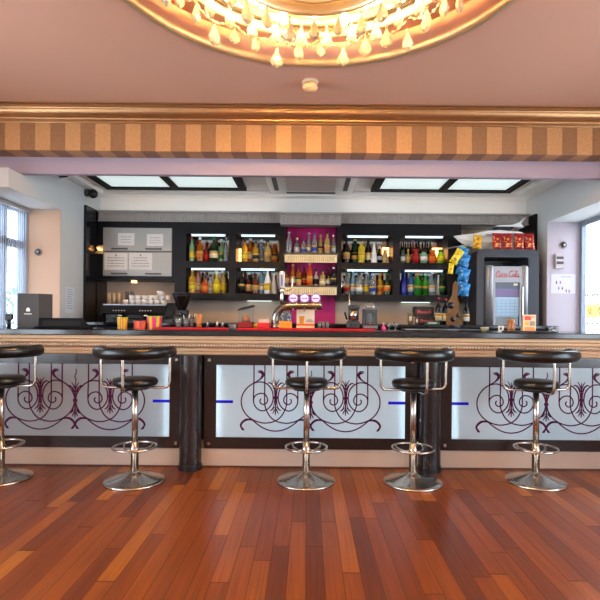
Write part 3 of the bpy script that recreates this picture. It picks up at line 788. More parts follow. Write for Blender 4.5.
# ------------------------------------------------------------------ bottles
SHAPES = {
    'round': [(0.9, 0), (1, 0.03), (1, 0.58), (0.85, 0.66), (0.42, 0.75), (0.36, 0.80), (0.36, 0.93)],
    'square': [(0.98, 0), (1, 0.02), (1, 0.60), (0.9, 0.66), (0.38, 0.72), (0.34, 0.76), (0.34, 0.92)],
    'slim': [(0.95, 0), (1, 0.02), (1, 0.5), (0.8, 0.62), (0.4, 0.78), (0.34, 0.84), (0.34, 0.95)],
    'wine': [(0.95, 0), (1, 0.02), (1, 0.56), (0.8, 0.66), (0.42, 0.74), (0.36, 0.80), (0.36, 0.96)],
    'squat': [(0.7, 0), (1, 0.08), (1, 0.45), (0.8, 0.58), (0.36, 0.68), (0.3, 0.72), (0.3, 0.90)],
    'cone': [(1, 0), (1, 0.1), (0.75, 0.45), (0.45, 0.72), (0.35, 0.8), (0.35, 0.92)],
    'globe': [(0.5, 0), (0.85, 0.1), (1, 0.3), (0.85, 0.5), (0.45, 0.62), (0.35, 0.68), (0.35, 0.88)],
    'jar': [(0.75, 0), (0.98, 0.1), (1, 0.5), (0.8, 0.7), (0.62, 0.76), (0.62, 0.84)],
}
GC = {  # glass colours
    'clear': ('#e4eeee', 0.8), 'amber': ('#c0621a', 0.45), 'darkamber': ('#6e2a0c', 0.3), 'gold': ('#d9a52a', 0.45), 'yellow': ('#e6c82a', 0.3),
    'green': ('#3f9a2a', 0.4), 'darkgreen': ('#123318', 0.3), 'lightgreen': ('#a9d69a', 0.5), 'black': ('#0c0c0e', 0.0), 'brown': ('#3a1c12', 0.2),
    'red': ('#b0241c', 0.3), 'blue': ('#1a2fb8', 0.4), 'lightblue': ('#8fc4e2', 0.55), 'white': ('#e6e8e6', 0.0), 'orange': ('#d9541e', 0.35), 'mint': ('#8fdcae', 0.3),
    'lime': ('#a0cc22', 0.3), 'pink': ('#dba69a', 0.5), 'silver': ('#b4b4b8', 0.1), 'vividgreen': ('#2fae24', 0.35), 'palegold': ('#e2c07a', 0.5), 'brightblue': ('#3f78d6', 0.45)}
CC = {'black': '#141214', 'red': '#a81a20', 'gold': '#c39a48', 'silver': '#b9b9bd', 'white': '#e8e6e2', 'green': '#1f6a2a', 'orange': '#d2701e', 'blue': '#2a3f9a', 'yellow': '#e2c41e', 'cream': '#e6d6b0', 'tan': '#b48a58', 'pink': '#d26a86', 'purple': '#6a2a80'}
def glassm(k): c, tr = GC[k]; return mat('bottle_glass_' + k, c, 0.12, trans=tr, vary=0.1)
def capm(k): return mat('bottle_cap_' + k, CC[k], 0.4)
def labm(k): return mat('bottle_label_' + k, CC[k], 0.6, vary=0.18, nscale=70)
def bottle(x, y, z, h, r, shape, glass, cap, paperc, label, cat='bottle', name='bottle', group=None):
    n = 8 if shape == 'square' else 14
    b = MB(); prof = [(q * r, zz * h) for q, zz in SHAPES[shape]]
    b.lathe([(1e-6, 0)] + prof + [(1e-6, prof[-1][1])], n=n, rot=PI / n)
    o = b.build(name, glassm(glass), None, (x, y, z)); tag(o, label, cat, group)
    zt = SHAPES[shape][-1][1] * h; rn = SHAPES[shape][-1][0] * r
    if cap:
        b = MB(); z0 = zt - 0.03 * h
        b.lathe([(rn * 1.12, z0), (rn * 1.15, z0 + 0.005), (rn * 1.15, h - 0.002), (rn * 1.0, h), (1e-6, h)], n=10); b.build('cap', capm(cap), o)
    if paperc:
        lo, hi = {'squat': (0.12, 0.42), 'cone': (0.12, 0.40), 'globe': (0.2, 0.42), 'jar': (0.18, 0.5)}.get(shape, (0.15, 0.43))
        b = MB(); sc = r * 1.03 if shape != 'cone' else r * 0.96
        b.lathe([(sc, lo * h), (sc * (1.0 if shape != 'cone' else 0.8), hi * h)], n=n, rot=PI / n); b.build('paper_label', labm(paperc), o)
        b = MB(); zz = (lo + (hi - lo) * 0.62) * h
        b.lathe([(sc * 1.02, zz), (sc * 1.02, zz + 0.09 * h)], n=n, rot=PI / n)
        b.build('label_band', labm('gold' if paperc != 'gold' else 'black'), o) if shape in ('round', 'wine', 'square', 'slim') else None
    return o
ROWS = [
 # niche base z, depth, phrase, where to count from, [(px, px height, px radius, shape, glass, cap, label, words)]
 ('L1', 1, 'upper niche beside the silver doors', [
   (187.5, 23, 3.6, 'round', 'lightgreen', 'red', 'yellow', 'pale green bottle with yellow label'), (193, 21, 3.7, 'round', 'green', 'green', 'white', 'green bottle with white label'),
   (200, 23, 3.6, 'square', 'amber', 'white', 'orange', 'amber bottle with white cap'), (206.5, 17, 3.7, 'squat', 'red', 'black', 'red', 'short red bottle'),
   (214, 22, 4.0, 'round', 'darkgreen', 'green', 'cream', 'black-green bottle with cream label'), (221.5, 21, 3.6, 'square', 'lightgreen', 'white', 'green', 'light green bottle with white cap'),
   (226.5, 22, 2.4, 'slim', 'clear', 'silver', None, 'slim clear bottle')]),
 ('L1', 0, 'lower niche beside the silver doors', [
   (190.5, 22, 4.2, 'square', 'gold', 'gold', 'yellow', 'golden yellow bottle'), (198.5, 21, 3.6, 'round', 'pink', 'red', 'cream', 'rosy bottle with red cap'), (205, 16, 3.3, 'squat', 'orange', 'black', 'orange', 'short orange bottle'),
   (210.8, 17, 2.9, 'square', 'silver', 'black', 'white', 'small silver bottle'), (217, 20, 3.6, 'squat', 'yellow', 'white', 'yellow', 'yellow bottle with white cap'), (223.5, 21, 3.6, 'round', 'palegold', 'white', 'yellow', 'pale gold bottle with yellow label')]),
 ('L2', 1, 'upper niche nearest the magenta panel', [
   (244.8, 20, 3.3, 'round', 'gold', 'black', 'yellow', 'gold bottle with black cap'), (250.5, 22, 3.4, 'round', 'amber', 'silver', 'cream', 'amber bottle with cream label'), (255.8, 19, 3.2, 'square', 'gold', 'black', 'black', 'gold bottle with black label'),
   (261.5, 21, 3.5, 'cone', 'clear', 'silver', 'gold', 'clear tapered bottle'), (268, 20, 3.3, 'round', 'palegold', 'black', 'tan', 'pale gold bottle with tan label'), (274.3, 19, 3.4, 'square', 'amber', 'white', 'gold', 'amber bottle with white cap')]),
 ('L2', 0, 'lower niche nearest the magenta panel', [
   (242, 21, 3.0, 'round', 'black', 'black', 'black', 'black bottle'), (249.3, 20, 4.0, 'squat', 'brown', 'silver', 'tan', 'wide dark brown bottle'), (256, 18, 3.2, 'square', 'darkamber', 'black', 'tan', 'brown bottle with tan label'),
   (262, 22, 3.3, 'round', 'lightblue', 'blue', 'white', 'pale blue bottle'), (268, 23, 3.1, 'slim', 'white', 'yellow', 'yellow', 'white bottle with yellow cap and label'), (274.2, 19, 3.6, 'cone', 'white', 'white', 'orange', 'white tapered bottle')]),
 ('R1', 1, 'upper niche nearest the gold shelves', [
   (346.5, 24, 3.3, 'wine', 'black', 'black', 'tan', 'black bottle with tan label'), (355, 25, 3.5, 'wine', 'darkgreen', 'gold', 'gold', 'dark green bottle with gold cap'), (361.5, 22, 3.2, 'square', 'yellow', 'black', 'yellow', 'yellow bottle with black cap'),
   (368.5, 23, 3.3, 'wine', 'black', 'black', 'cream', 'black bottle with cream label'), (374.2, 19, 3.0, 'cone', 'white', 'silver', 'blue', 'white tapered bottle'), (379.6, 16, 3.3, 'globe', 'black', 'white', 'silver', 'round black flask'),
   (385.2, 12, 2.5, 'jar', 'palegold', 'gold', None, 'small pale gold jar')]),
 ('R1', 0, 'lower niche nearest the gold shelves', [
   (347, 20, 3.1, 'round', 'clear', 'green', 'red', 'clear bottle with red label'), (353.3, 23, 3.2, 'slim', 'lightblue', 'white', 'white', 'tall pale blue bottle'), (359.7, 20, 3.3, 'round', 'clear', 'black', 'white', 'clear bottle with white label'),
   (366.7, 21, 3.3, 'round', 'clear', 'white', 'yellow', 'clear bottle with yellow label'), (373, 19, 3.4, 'square', 'clear', 'silver', 'blue', 'clear bottle with blue label'), (380.5, 20, 3.4, 'square', 'gold', 'gold', 'orange', 'gold bottle with orange label'), (387.5, 20, 3.4, 'square', 'darkgreen', 'green', 'orange', 'green bottle with orange label')]),
 ('R2', 2, 'back row of upper niche by the snacks', [
   (404, 26, 2.7, 'wine', 'black', 'red', 'black', 'dark bottle with red cap'), (409.5, 25, 2.7, 'wine', 'brown', 'black', 'tan', 'dark brown bottle'), (415.5, 25, 3.0, 'wine', 'darkamber', 'pink', 'pink', 'dark bottle with pink label'), (422.5, 26, 3.0, 'wine', 'brown', 'black', 'cream', 'brown bottle with cream label'),
   (430.5, 26, 2.7, 'wine', 'black', 'black', 'pink', 'black bottle with pink label'), (436.5, 24, 2.7, 'wine', 'darkgreen', 'green', 'tan', 'dark green bottle')]),
 ('R2', 1, 'front row of upper niche by the snacks', [
   (403, 12, 2.4, 'jar', 'clear', 'green', 'white', 'small clear jar bottle'), (408.3, 13, 2.8, 'globe', 'palegold', 'gold', 'gold', 'small gold bottle'), (416, 13, 3.8, 'jar', 'red', 'red', 'red', 'short red bottle'), (424, 12.5, 3.7, 'jar', 'mint', 'black', 'white', 'short mint green bottle'),
   (432.6, 12.5, 3.8, 'jar', 'orange', 'orange', 'orange', 'short orange bottle'), (441, 13, 3.7, 'jar', 'lime', 'green', 'yellow', 'short lime bottle')]),
 ('R2', 0, 'lower niche by the snack packets', [
   (404, 23, 3.0, 'slim', 'blue', 'blue', None, 'tall deep blue bottle'), (411, 22, 3.2, 'round', 'brightblue', 'black', 'white', 'blue bottle with white label'), (418.3, 20, 3.3, 'round', 'vividgreen', 'orange', 'green', 'vivid green bottle with orange cap'), (425.5, 20, 3.4, 'round', 'vividgreen', 'white', 'green', 'vivid green bottle with white cap'),
   (432.5, 21, 3.1, 'slim', 'clear', 'silver', 'silver', 'clear bottle with silver label'), (438.8, 19, 3.2, 'cone', 'white', 'white', 'white', 'white bottle'), (445.5, 20, 3.2, 'round', 'darkgreen', 'green', 'green', 'dark green bottle with green label')]),
]
for key, lvl, phrase, items in ROWS:
    zb = NZ[min(lvl, 1)][0]; D = 6.09 if lvl == 2 else (6.0 if key != 'R2' or lvl == 0 else 5.965)
    P = []
    for i, it in enumerate(items):
        px, hh, rr = it[0], it[1], it[2]
        if lvl == 2: px = 403.5 + (px - 404) * 0.82
        D2 = D + (0.032 if i % 2 else -0.032) * (0.0 if key == 'R2' and lvl else 1.0)
        sc_ = D2 / F; r = rr * sc_ * 1.08; hh = min(hh * 1.1, 0.292 / sc_); lo, hi = N[key]
        P.append([min(max((px - CX - 80 * TH) * sc_, lo + r * 1.06 + 0.003), hi - r * 1.06 - 0.003), D2, r, hh * sc_])
    for i in range(len(P)):
        for j in range(i):
            d = math.hypot(P[i][0] - P[j][0], P[i][1] - P[j][1]); q = d / (1.07 * (P[i][2] + P[j][2]))
            if q < 1: P[i][2] *= q; P[j][2] *= q
    for (x, y, r, h), (px, hh, rr, sh, g, c, l, words) in zip(P, items):
        bottle(x, y, zb + 0.0006, h, r, sh, g, c, l, '%s in the %s' % (words, phrase), group='spirits in the lit niches')
BACK = {('L1', 1): [('red', 'red', 'red bottle'), ('pink', 'pink', 'rosy bottle'), ('orange', 'red', 'orange bottle'), ('lightblue', 'white', 'pale blue bottle')],
        ('L1', 0): [('amber', 'black', 'amber bottle'), ('clear', 'red', 'clear bottle'), ('gold', 'white', 'gold bottle'), ('green', 'gold', 'green bottle')],
        ('L2', 1): [('lightblue', 'blue', 'pale blue bottle'), ('brightblue', 'silver', 'blue bottle'), ('brown', 'black', 'brown bottle'), ('gold', 'gold', 'gold bottle')],
        ('L2', 0): [('darkamber', 'black', 'brown bottle'), ('clear', 'silver', 'clear bottle'), ('lightgreen', 'white', 'pale green bottle'), ('yellow', 'yellow', 'yellow bottle')],
        ('R1', 1): [('amber', 'gold', 'amber bottle'), ('black', 'black', 'black bottle'), ('palegold', 'gold', 'pale gold bottle'), ('darkgreen', 'black', 'dark green bottle')],
        ('R1', 0): [('amber', 'black', 'amber bottle'), ('clear', 'white', 'clear bottle'), ('lightblue', 'blue', 'pale blue bottle'), ('brown', 'red', 'brown bottle')],
        ('R2', 0): [('brightblue', 'red', 'blue bottle'), ('clear', 'black', 'clear bottle'), ('vividgreen', 'black', 'green bottle'), ('lightblue', 'red', 'pale blue bottle')]}
PH = {(r_[0], r_[1]): r_[2] for r_ in ROWS if r_[1] < 2}
for (key, lvl), its in BACK.items():
    lo, hi = N[key]
    if lvl and key == 'L2': lo += 0.07
    if lvl and key == 'R1': hi -= 0.10
    for k, (g, c, words) in enumerate(its):
        x = lo + (hi - lo) * (0.15 + 0.70 * k / 3)
        bottle(x, 6.128, NZ[lvl][0] + 0.0006, 0.285 - 0.012 * (k % 2), 0.029, 'round', g, c, None, '%s at the back of the %s' % (words, PH[(key, lvl)]), group='spirits in the lit niches')
TOPROW = [(289, 22, 2.9, 'slim', 'clear', 'silver', None, 'tall clear bottle at the cabinet end'), (297, 17, 3.3, 'squat', 'clear', 'cream', 'silver', 'squat clear bottle with cream cap'), (303.6, 15, 2.6, 'round', 'clear', 'blue', 'blue', 'short clear bottle with blue cap'),
          (309, 22, 3.0, 'wine', 'clear', 'silver', 'white', 'tall clear bottle with white label'), (314.3, 21, 2.9, 'slim', 'clear', 'blue', 'blue', 'tall clear bottle with blue label'), (320.2, 20, 2.9, 'round', 'palegold', 'gold', 'gold', 'pale gold bottle with gold cap'),
          (327, 22, 2.9, 'wine', 'palegold', 'black', 'tan', 'pale gold bottle with black cap'), (333.2, 20, 2.5, 'slim', 'clear', 'white', 'silver', 'clear bottle with silver label')]
LOWROW = [(287, 18, 2.6, 'square', 'darkamber', 'black', 'tan', 'dark amber bottle half behind the tap handle'), (293.2, 22, 3.3, 'round', 'amber', 'gold', 'cream', 'amber bottle with cream label'), (299, 20, 3.0, 'square', 'amber', 'black', 'gold', 'amber bottle with gold label'),
          (304.5, 19, 3.0, 'round', 'darkamber', 'black', 'red', 'dark amber bottle with red label'), (310, 23, 3.1, 'round', 'orange', 'gold', 'orange', 'tall orange-amber bottle'), (316.2, 17, 3.2, 'squat', 'silver', 'black', 'black', 'squat bottle with black label'),
          (322.8, 16, 3.2, 'square', 'palegold', 'black', 'cream', 'square pale gold bottle'), (328.6, 18, 2.9, 'square', 'brown', 'black', 'white', 'brown bottle with white label'), (333.6, 19, 2.6, 'round', 'black', 'white', 'black', 'black bottle with white neck')]
for zz, row, ph in ((ZS1, TOPROW, 'upper gold-fronted shelf'), (ZS2, LOWROW, 'lower gold-fronted shelf')):
    D = 5.85; s = D / F
    for i, (px, hh, rr, sh, g, c, l, words) in enumerate(row):
        bottle((px - CX - (318 - 250) * TH) * s, D + (0.02 if i % 2 else -0.03), zz + 0.0006, hh * s, rr * s, sh, g, c, l, '%s on the %s' % (words, ph), group='bottles on the gold-fronted shelves')
# gold-banded emissive amber blocks in three niches
for key, px, w, h, z, lab in (('L2', 238.3, 0.06, 0.17, NZ[1][0], 'glowing amber block in the niche between coffee side and magenta panel'), ('R1', 390, 0.08, 0.11, NZ[1][0], 'glowing amber block at the end of niche with the yellow bottle'), ('R2', 447, 0.12, 0.13, NZ[1][0], 'glowing amber block beside the short lime bottle')):
    s = 6.06 / F; x = (px - CX - 75 * TH) * s; lo, hi = N[key]; x = min(max(x, lo + w / 2 + 0.004), hi - w / 2 - 0.012); y = 6.125
    zb = {'L2': 0.0, 'R1': 0.09, 'R2': 0.07}[key]
    t = thing('niche_block', lab, 'lamp', (x, y, z + 0.0006), group='glowing amber blocks in the bottle niches')
    b = MB(); b.bevbox(-w / 2 + 0.004, w / 2 - 0.004, -0.02, 0.02, 0, 0.012 + zb, 0.004); b.build('base', M_GOLD, t)
    MB().bevbox(-w / 2 + 0.002, w / 2 - 0.002, -0.025, 0.025, 0.012 + zb, 0.012 + zb + h, 0.006).build('amber_block', M_AMBERLIT, t)
    b = MB()
    for k in range(3): b.box(-w / 2, w / 2, -0.028, 0.028, 0.012 + zb + h * (0.33 * (k + 1)) - 0.006, 0.012 + zb + h * (0.33 * (k + 1)))
    b.build('band', M_GOLD, t)

# ------------------------------------------------------------------ coffee corner on the back counter
D = 5.55; s = D / F
xa, xb = (104 - CX) * s, (166 - CX) * s; zt = 1.385
cm = thing('coffee_machine', 'black two-group espresso machine piled with white cups on the back counter', 'coffee machine', ((xa + xb) / 2, D, ZK))
hw = (xb - xa) / 2; h = zt - ZK
b = MB(); b.bevbox(-hw, hw, 0.03, 0.42, 0.03, h - 0.10, 0.012); b.box(-hw + 0.03, hw - 0.03, -0.02, 0.03, 0.0, 0.035)
b.build('body', M_BLACK, cm)
b = MB(); b.prism([(-0.06, h - 0.10), (0.42, h - 0.10), (0.42, h - 0.012), (-0.02, h - 0.012)], -hw, hw, axis='x'); b.build('hood', M_BLACK, cm)
b = MB(); b.prism([(-0.08, h - 0.13), (0.33, h - 0.13), (0.33, h + 0.01), (0.05, h + 0.02)], hw, hw + 0.075, axis='x'); b.build('side_panel', M_BLACK, cm)
b = MB(); b.prism([(-0.06, h - 0.12), (0.43, h - 0.12), (0.43, h + 0.005), (0.0, h + 0.01)], -hw - 0.03, -hw, axis='x'); b.build('side_panel', M_BLACK, cm)
b = MB(); b.box(-hw, hw, -0.02, 0.42, h - 0.012, h); b.build('cup_tray', M_STEEL, cm)
for gx in (-0.16, 0.13):
    b = MB(); b.cyl((gx, -0.02, h - 0.10), (gx, -0.02, h - 0.155), 0.035, 16); b.build('brew_group', M_CHROME, cm)
    b = MB(); b.tube([(gx, -0.03, h - 0.16), (gx, -0.17, h - 0.175)], [0.012, 0.017], 10); b.build('portafilter', M_BLACK, cm)
    b = MB()
    for k in range(5): b.cyl((gx - 0.06 + k * 0.03, -0.050, h - 0.07), (gx - 0.06 + k * 0.03, -0.056, h - 0.07), 0.007, 8)
    b.build('push_buttons', M_WHITE, cm)
b = MB(); b.tube(smooth([(hw - 0.06, -0.03, h - 0.11), (hw - 0.05, -0.10, h - 0.13), (hw - 0.05, -0.11, h - 0.17)], 5), 0.007); b.build('steam_wand', M_CHROME, cm)
def cup_mesh(b, r=0.032, h=0.05):
    b.lathe([(1e-6, 0), (r * 0.6, 0), (r * 0.85, h * 0.35), (r, h), (r * 0.9, h), (r * 0.75, h * 0.4), (1e-6, 0.006)], n=14)
    return b
cup0 = None
CUPS = []
for row, (n_, y, x0_, z) in enumerate(((7, D + 0.04, -0.12, 0), (6, D + 0.12, -0.08, 0), (4, D + 0.045, -0.055, 1), (3, D + 0.045, 0.215, 1), (1, D + 0.05, 0.255, 2))):
    for k in range(n_): CUPS.append((row, k, x0_ + k * 0.070, y, z))
RN = ['front row on machine tray', 'back row on machine tray', 'lower heap of second layer', 'second layer nearest the grinder', '']
for row, k, x, y, z in CUPS:
    if cup0 is None:
        cup0 = cup_mesh(MB()).build('espresso_cup', M_WHITE)
        b = MB(); b.tube(smooth([(0.024, 0, 0.014), (0.042, 0, 0.016), (0.044, 0, 0.034), (0.029, 0, 0.04)], 4), 0.004, 6); hd = b.build('handle', M_WHITE, cup0); o = cup0
    else:
        o = cup0.copy(); COL.objects.link(o); h2 = hd.copy(); COL.objects.link(h2); h2.parent = o
    o.location = (cm.location.x + x, y, zt + 0.0012 + z * 0.0505); o.rotation_euler = (0, 0, 0.5 + 0.9 * k)
    tag(o, 'white espresso cup, %s from the latte glasses, %s' % (ORD[k], RN[row]) if row < 4 else 'white espresso cup alone on the very top of the coffee machine stack', 'cup', 'white cups on the coffee machine')
def tumbler(x, y, z, r, h, label, m=None, straw=False, fill=None, name='drinking_glass', cat='glass', group=None, taper=0.85):
    b = MB(); b.lathe([(1e-6, 0), (r * taper, 0), (r, h), (r * 0.93, h), (r * taper * 0.92, 0.008), (1e-6, 0.008)], n=16)
    o = b.build(name, m or M_TUMBLER, None, (x, y, z)); tag(o, label, cat, group)
    if fill:
        b = MB(); b.lathe([(1e-6, 0.009), (r * taper * 0.9, 0.009), (r * 0.9, h * 0.8), (1e-6, h * 0.8)], n=14); b.build('drink', fill, o)
    if straw:
        for k, (dx, c) in enumerate(((-0.012, 'white'), (0.01, 'black'), (0.016, 'white'))):
            b = MB(); b.tube([(dx * 0.5, 0.0, 0.012), (dx * 1.8, 0.004 * k, h + 0.03)], 0.003, 6); b.build('straw', capm(c), o)
    return o
for k in range(5):
    tumbler(cm.location.x - hw + 0.05 + 0.052 * (k % 3) + 0.02 * (k // 3), D + 0.03 + 0.065 * (k // 3), zt + 0.0002, 0.025, 0.125, 'tall tan-tinted latte glass on the coffee machine, %s' % ['first in front from the black panel', 'second in front from the black panel', 'third in front from the black panel', 'first behind', 'second behind'][k], m=mat('tan_tinted_glass', '#e2bd94', 0.15, trans=0.4), group='tall glasses on the coffee machine')
for k, (px, py) in enumerate(((128, 287), (133, 289))):
    p = W(px, py, 5.72); tumbler(p[0], 5.70 + 0.0, zt + 0.0002, 0.022, 0.15, 'slim stem-like clear glass behind the cups, %s from the latte glasses' % ORD[k], group='slim glasses behind the cups')
# grinder
p = W(182, 300, 5.5)
g = thing('coffee_grinder', 'black coffee grinder with dark conical hopper between coffee machine and bottle cabinet', 'coffee grinder', (p[0], 5.50, ZK))
b = MB(); b.bevbox(-0.085, 0.085, -0.09, 0.12, 0, 0.075, 0.01); b.bevbox(-0.06, 0.06, -0.03, 0.10, 0.075, 0.14, 0.01); b.build('body', M_BLACK, g)
b = MB(); b.lathe([(0.045, 0.14), (0.052, 0.155), (0.10, 0.285), (0.102, 0.30)], n=24); b.build('hopper', mat('smoked_plastic', '#1c1412', 0.15), g)
b = MB(); b.lathe([(0.105, 0.30), (0.105, 0.322), (0.08, 0.328), (1e-6, 0.328)], n=24); b.build('lid', M_BLACK, g)
b = MB(); b.tube([(0.0, -0.03, 0.10), (0.0, -0.10, 0.085)], 0.012); b.build('dosing_spout', M_CHROME, g)

# ------------------------------------------------------------------ things on the bar top
ZTOP = 1.1472
def at(px, D): return ((px - CX + 8 * TH) / F * D)
def stripe_cup(px, D, w, h, cols, label):
    x = at(px, D); n = len(cols); r = w / 2
    t = thing('striped_cup', label, 'cup', (x, D, ZTOP), group='striped tumblers on the bar top')
    b = MB(); N_ = n * 3 * 2; ms = [mat('cup_stripe_' + c, c, 0.45) for c in cols]
    vs = []; fs = []; r0, r1 = r * 0.86, r
    for i in range(N_):
        a = 2 * PI * i / N_
        vs += [(r0 * math.cos(a), r0 * math.sin(a), 0), (r1 * math.cos(a), r1 * math.sin(a), h), (r1 * 0.94 * math.cos(a), r1 * 0.94 * math.sin(a), h), (r0 * 0.92 * math.cos(a), r0 * 0.92 * math.sin(a), 0.006)]
    for i in range(N_):
        j = (i + 1) % N_; k = i % n
        for q in range(3): b_ = (4 * i + q, 4 * j + q, 4 * j + q + 1, 4 * i + q + 1); fs.append((b_, k))
    for f, k in fs: b.add([vs[q] for q in f], [(0, 1, 2, 3)], k)
    b.add([vs[4 * i] for i in range(N_)], [tuple(range(N_))], 0)
    b.build('striped_wall', ms, t)
    b = MB(); b.lathe([(r * 0.97, h - 0.004), (r * 1.015, h - 0.004), (r * 1.015, h + 0.003), (r * 0.95, h + 0.003)], n=24); b.build('rim', ms[0], t)
stripe_cup(122.5, 4.42, 0.092, 0.092, ['#c8c81e', '#e8a82a', '#d8702a', '#e6d020', '#d25a5a'], 'yellow and orange striped cup on the bar top, nearest the black terminal')
stripe_cup(140, 4.42, 0.118, 0.062, ['#d8604a', '#e27a3a', '#d24a5a'], 'low coral striped bowl on the bar top between two taller striped cups')
stripe_cup(154.5, 4.42, 0.132, 0.105, ['#9ac02a', '#e8b42a', '#e0602a', '#d8208a', '#e02a6a'], 'wide rainbow striped cup on the bar top, nearest the red mats')
def mat_strip(px0, px1, D, label):
    x0, x1 = at(px0, D), at(px1, D)
    t = thing('bar_mat', label, 'bar mat', ((x0 + x1) / 2, D, ZTOP)); w = (x1 - x0) / 2
    MB().bevbox(-w, w, -0.10, 0.10, 0, 0.012, 0.003).build('mat', M_RED, t)
    b = MB(); b.box(-w + 0.01, w - 0.01, -0.09, 0.09, 0.0122, 0.014); b.build('nub_surface', mat('dark_red_rubber', '#8c0f18', 0.6), t)
mat_strip(156, 229, 4.30, 'long red bar mat under the straw glasses on the granite')
mat_strip(238, 374, 4.30, 'longest red bar mat running under the beer tap')
ZM_ = ZTOP + 0.0142
b = None
tumbler(at(178.5, 4.33), 4.33, ZM_, 0.027, 0.082, 'glass with cream drink on the red mat', fill=mat('cream_drink', '#e6cfae', 0.5), straw=False, group='glasses on the red mats')
tumbler(at(186, 4.33), 4.33, ZM_, 0.024, 0.075, 'glass holding black and white straws, next to the cream drink', straw=True, group='glasses on the red mats')
tumbler(at(191.5, 4.36), 4.36, ZM_, 0.022, 0.085, 'glass of straws on the red mat, next to the tan cup', straw=True, fill=mat('cream_straws', '#e2d2ba', 0.6), group='glasses on the red mats')
o = tumbler(at(199, 4.33), 4.33, ZM_, 0.027, 0.10, 'tan wooden cup on the red mat beside the straw glasses', m=mat('turned_wood', '#b0703a', 0.5, vary=0.2), name='wooden_cup', cat='cup')
b = MB()
for k in range(5): b.tube([(-0.012 + 0.006 * k, 0, 0.01), (-0.02 + 0.01 * k, 0.004 * (k % 2), 0.118 - 0.004 * (k % 3))], 0.003, 6)
b.build('stirrers', mat('wood_stirrer', '#c88a4c', 0.6), o)
for k, px in enumerate((207.5, 217, 222.5)):
    t = thing('pour_jigger', 'small steel jigger on the red mat, %s beyond the tan cup' % ORD[k], 'jigger', (at(px, 4.33), 4.33, ZM_), group='steel jiggers on the red mat')
    b = MB(); b.lathe([(0.018, 0), (0.008, 0.026), (0.02, 0.05), (0.018, 0.05), (0.006, 0.028)], n=14); b.build('cup', M_STEEL, t)
t = thing('glass_ashtray', 'small clear glass dish standing between the two red mats', 'dish', (at(233, 4.33), 4.33, ZTOP))
b = MB(); b.lathe([(1e-6, 0), (0.03, 0), (0.042, 0.045), (0.036, 0.045), (0.026, 0.012), (1e-6, 0.012)], n=16); b.build('bowl', M_TUMBLER, t)
# slanted lantern-like display box
t = thing('display_lantern', 'slant-roofed clear display box with red base on the bar mat', 'display box', (at(246, 4.36), 4.36, ZM_))
MB().bevbox(-0.065, 0.065, -0.05, 0.05, 0, 0.05, 0.004).build('base', mat('dark_red_base', '#7c1414', 0.4), t)
b = MB(); b.prism([(-0.062, 0.05), (0.062, 0.05), (0.062, 0.18), (-0.062, 0.155)], -0.046, 0.046); b.build('glass_case', clear_mat('case_glass', '#eef2f2', 0.97), t)
b = MB(); b.prism([(-0.072, 0.148), (-0.04, 0.172), (0.068, 0.198), (0.068, 0.178), (-0.04, 0.155)], -0.054, 0.054); b.build('roof', M_BLACK, t)
b = MB(); b.lathe([(1e-6, 0.052), (0.036, 0.052), (0.04, 0.075), (0.03, 0.10), (1e-6, 0.115)], n=18); b.build('brown_cake', mat('brown_glaze', '#a06248', 0.5, vary=0.2), t)
# fruit tray
t = thing('garnish_caddy', 'red bar caddy with clear lid beside the display box', 'caddy', (at(265, 4.27), 4.27, ZM_))
MB().bevbox(-0.06, 0.045, -0.05, 0.05, 0, 0.045, 0.004).build('tray', M_RED, t)
b = MB(); b.prism([(-0.055, 0.045), (0.04, 0.045), (0.034, 0.075), (-0.048, 0.075)], -0.045, 0.045); b.build('lid', mat('frosted_pink_lid', '#e0b8a4', 0.3, trans=0.3), t)
o = tag(MB().sphere((0, 0, 0.026), 0.026, 14, 8, sx=1.25).build('lemon', M_YELLOW, None, (at(257, 4.50), 4.50, ZTOP)), 'yellow lemon on the bar top between display box and red caddy', 'lemon')
b = MB(); b.tube([(0.03, 0, 0.026), (0.039, 0, 0.026)], [0.008, 0.003], 8); b.build('tip', M_YELLOW, o)
bottle(at(273, 4.5), 4.50, ZTOP, 0.13, 0.02, 'slim', 'clear', 'pink', 'white', 'small clear bottle standing behind the red caddy', group=None)
# orange box with jar
t = thing('napkin_box', 'orange box on the red mat under the beer tap neck', 'box', (at(286, 4.24), 4.24, ZM_))
MB().bevbox(-0.058, 0.05, -0.025, 0.025, 0, 0.06, 0.004).build('body', M_ORANGE, t)
t = thing('storage_jar', 'clear glass jar of wrapped sweets standing behind the orange box', 'jar', (at(285.5, 4.47), 4.47, ZTOP))
b = MB(); b.lathe([(1e-6, 0), (0.05, 0), (0.055, 0.02), (0.055, 0.145), (0.042, 0.165), (0.038, 0.165), (0.05, 0.14), (0.05, 0.02), (1e-6, 0.01)], n=20); b.build('glass', M_TUMBLER, t)
b = MB(); rr = random.Random(4)
for k in range(26): b.sphere((rr.uniform(-0.03, 0.03), rr.uniform(-0.03, 0.03), 0.022 + 0.11 * k / 26), 0.011, 8, 5, rr.randrange(3), sx=1.3)
o = b.build('sweets', [mat('sweet_olive', '#7c7446', 0.4), mat('sweet_tan', '#b48a50', 0.4), mat('sweet_grey', '#8f8f88', 0.4)], t); o['kind'] = 'stuff'
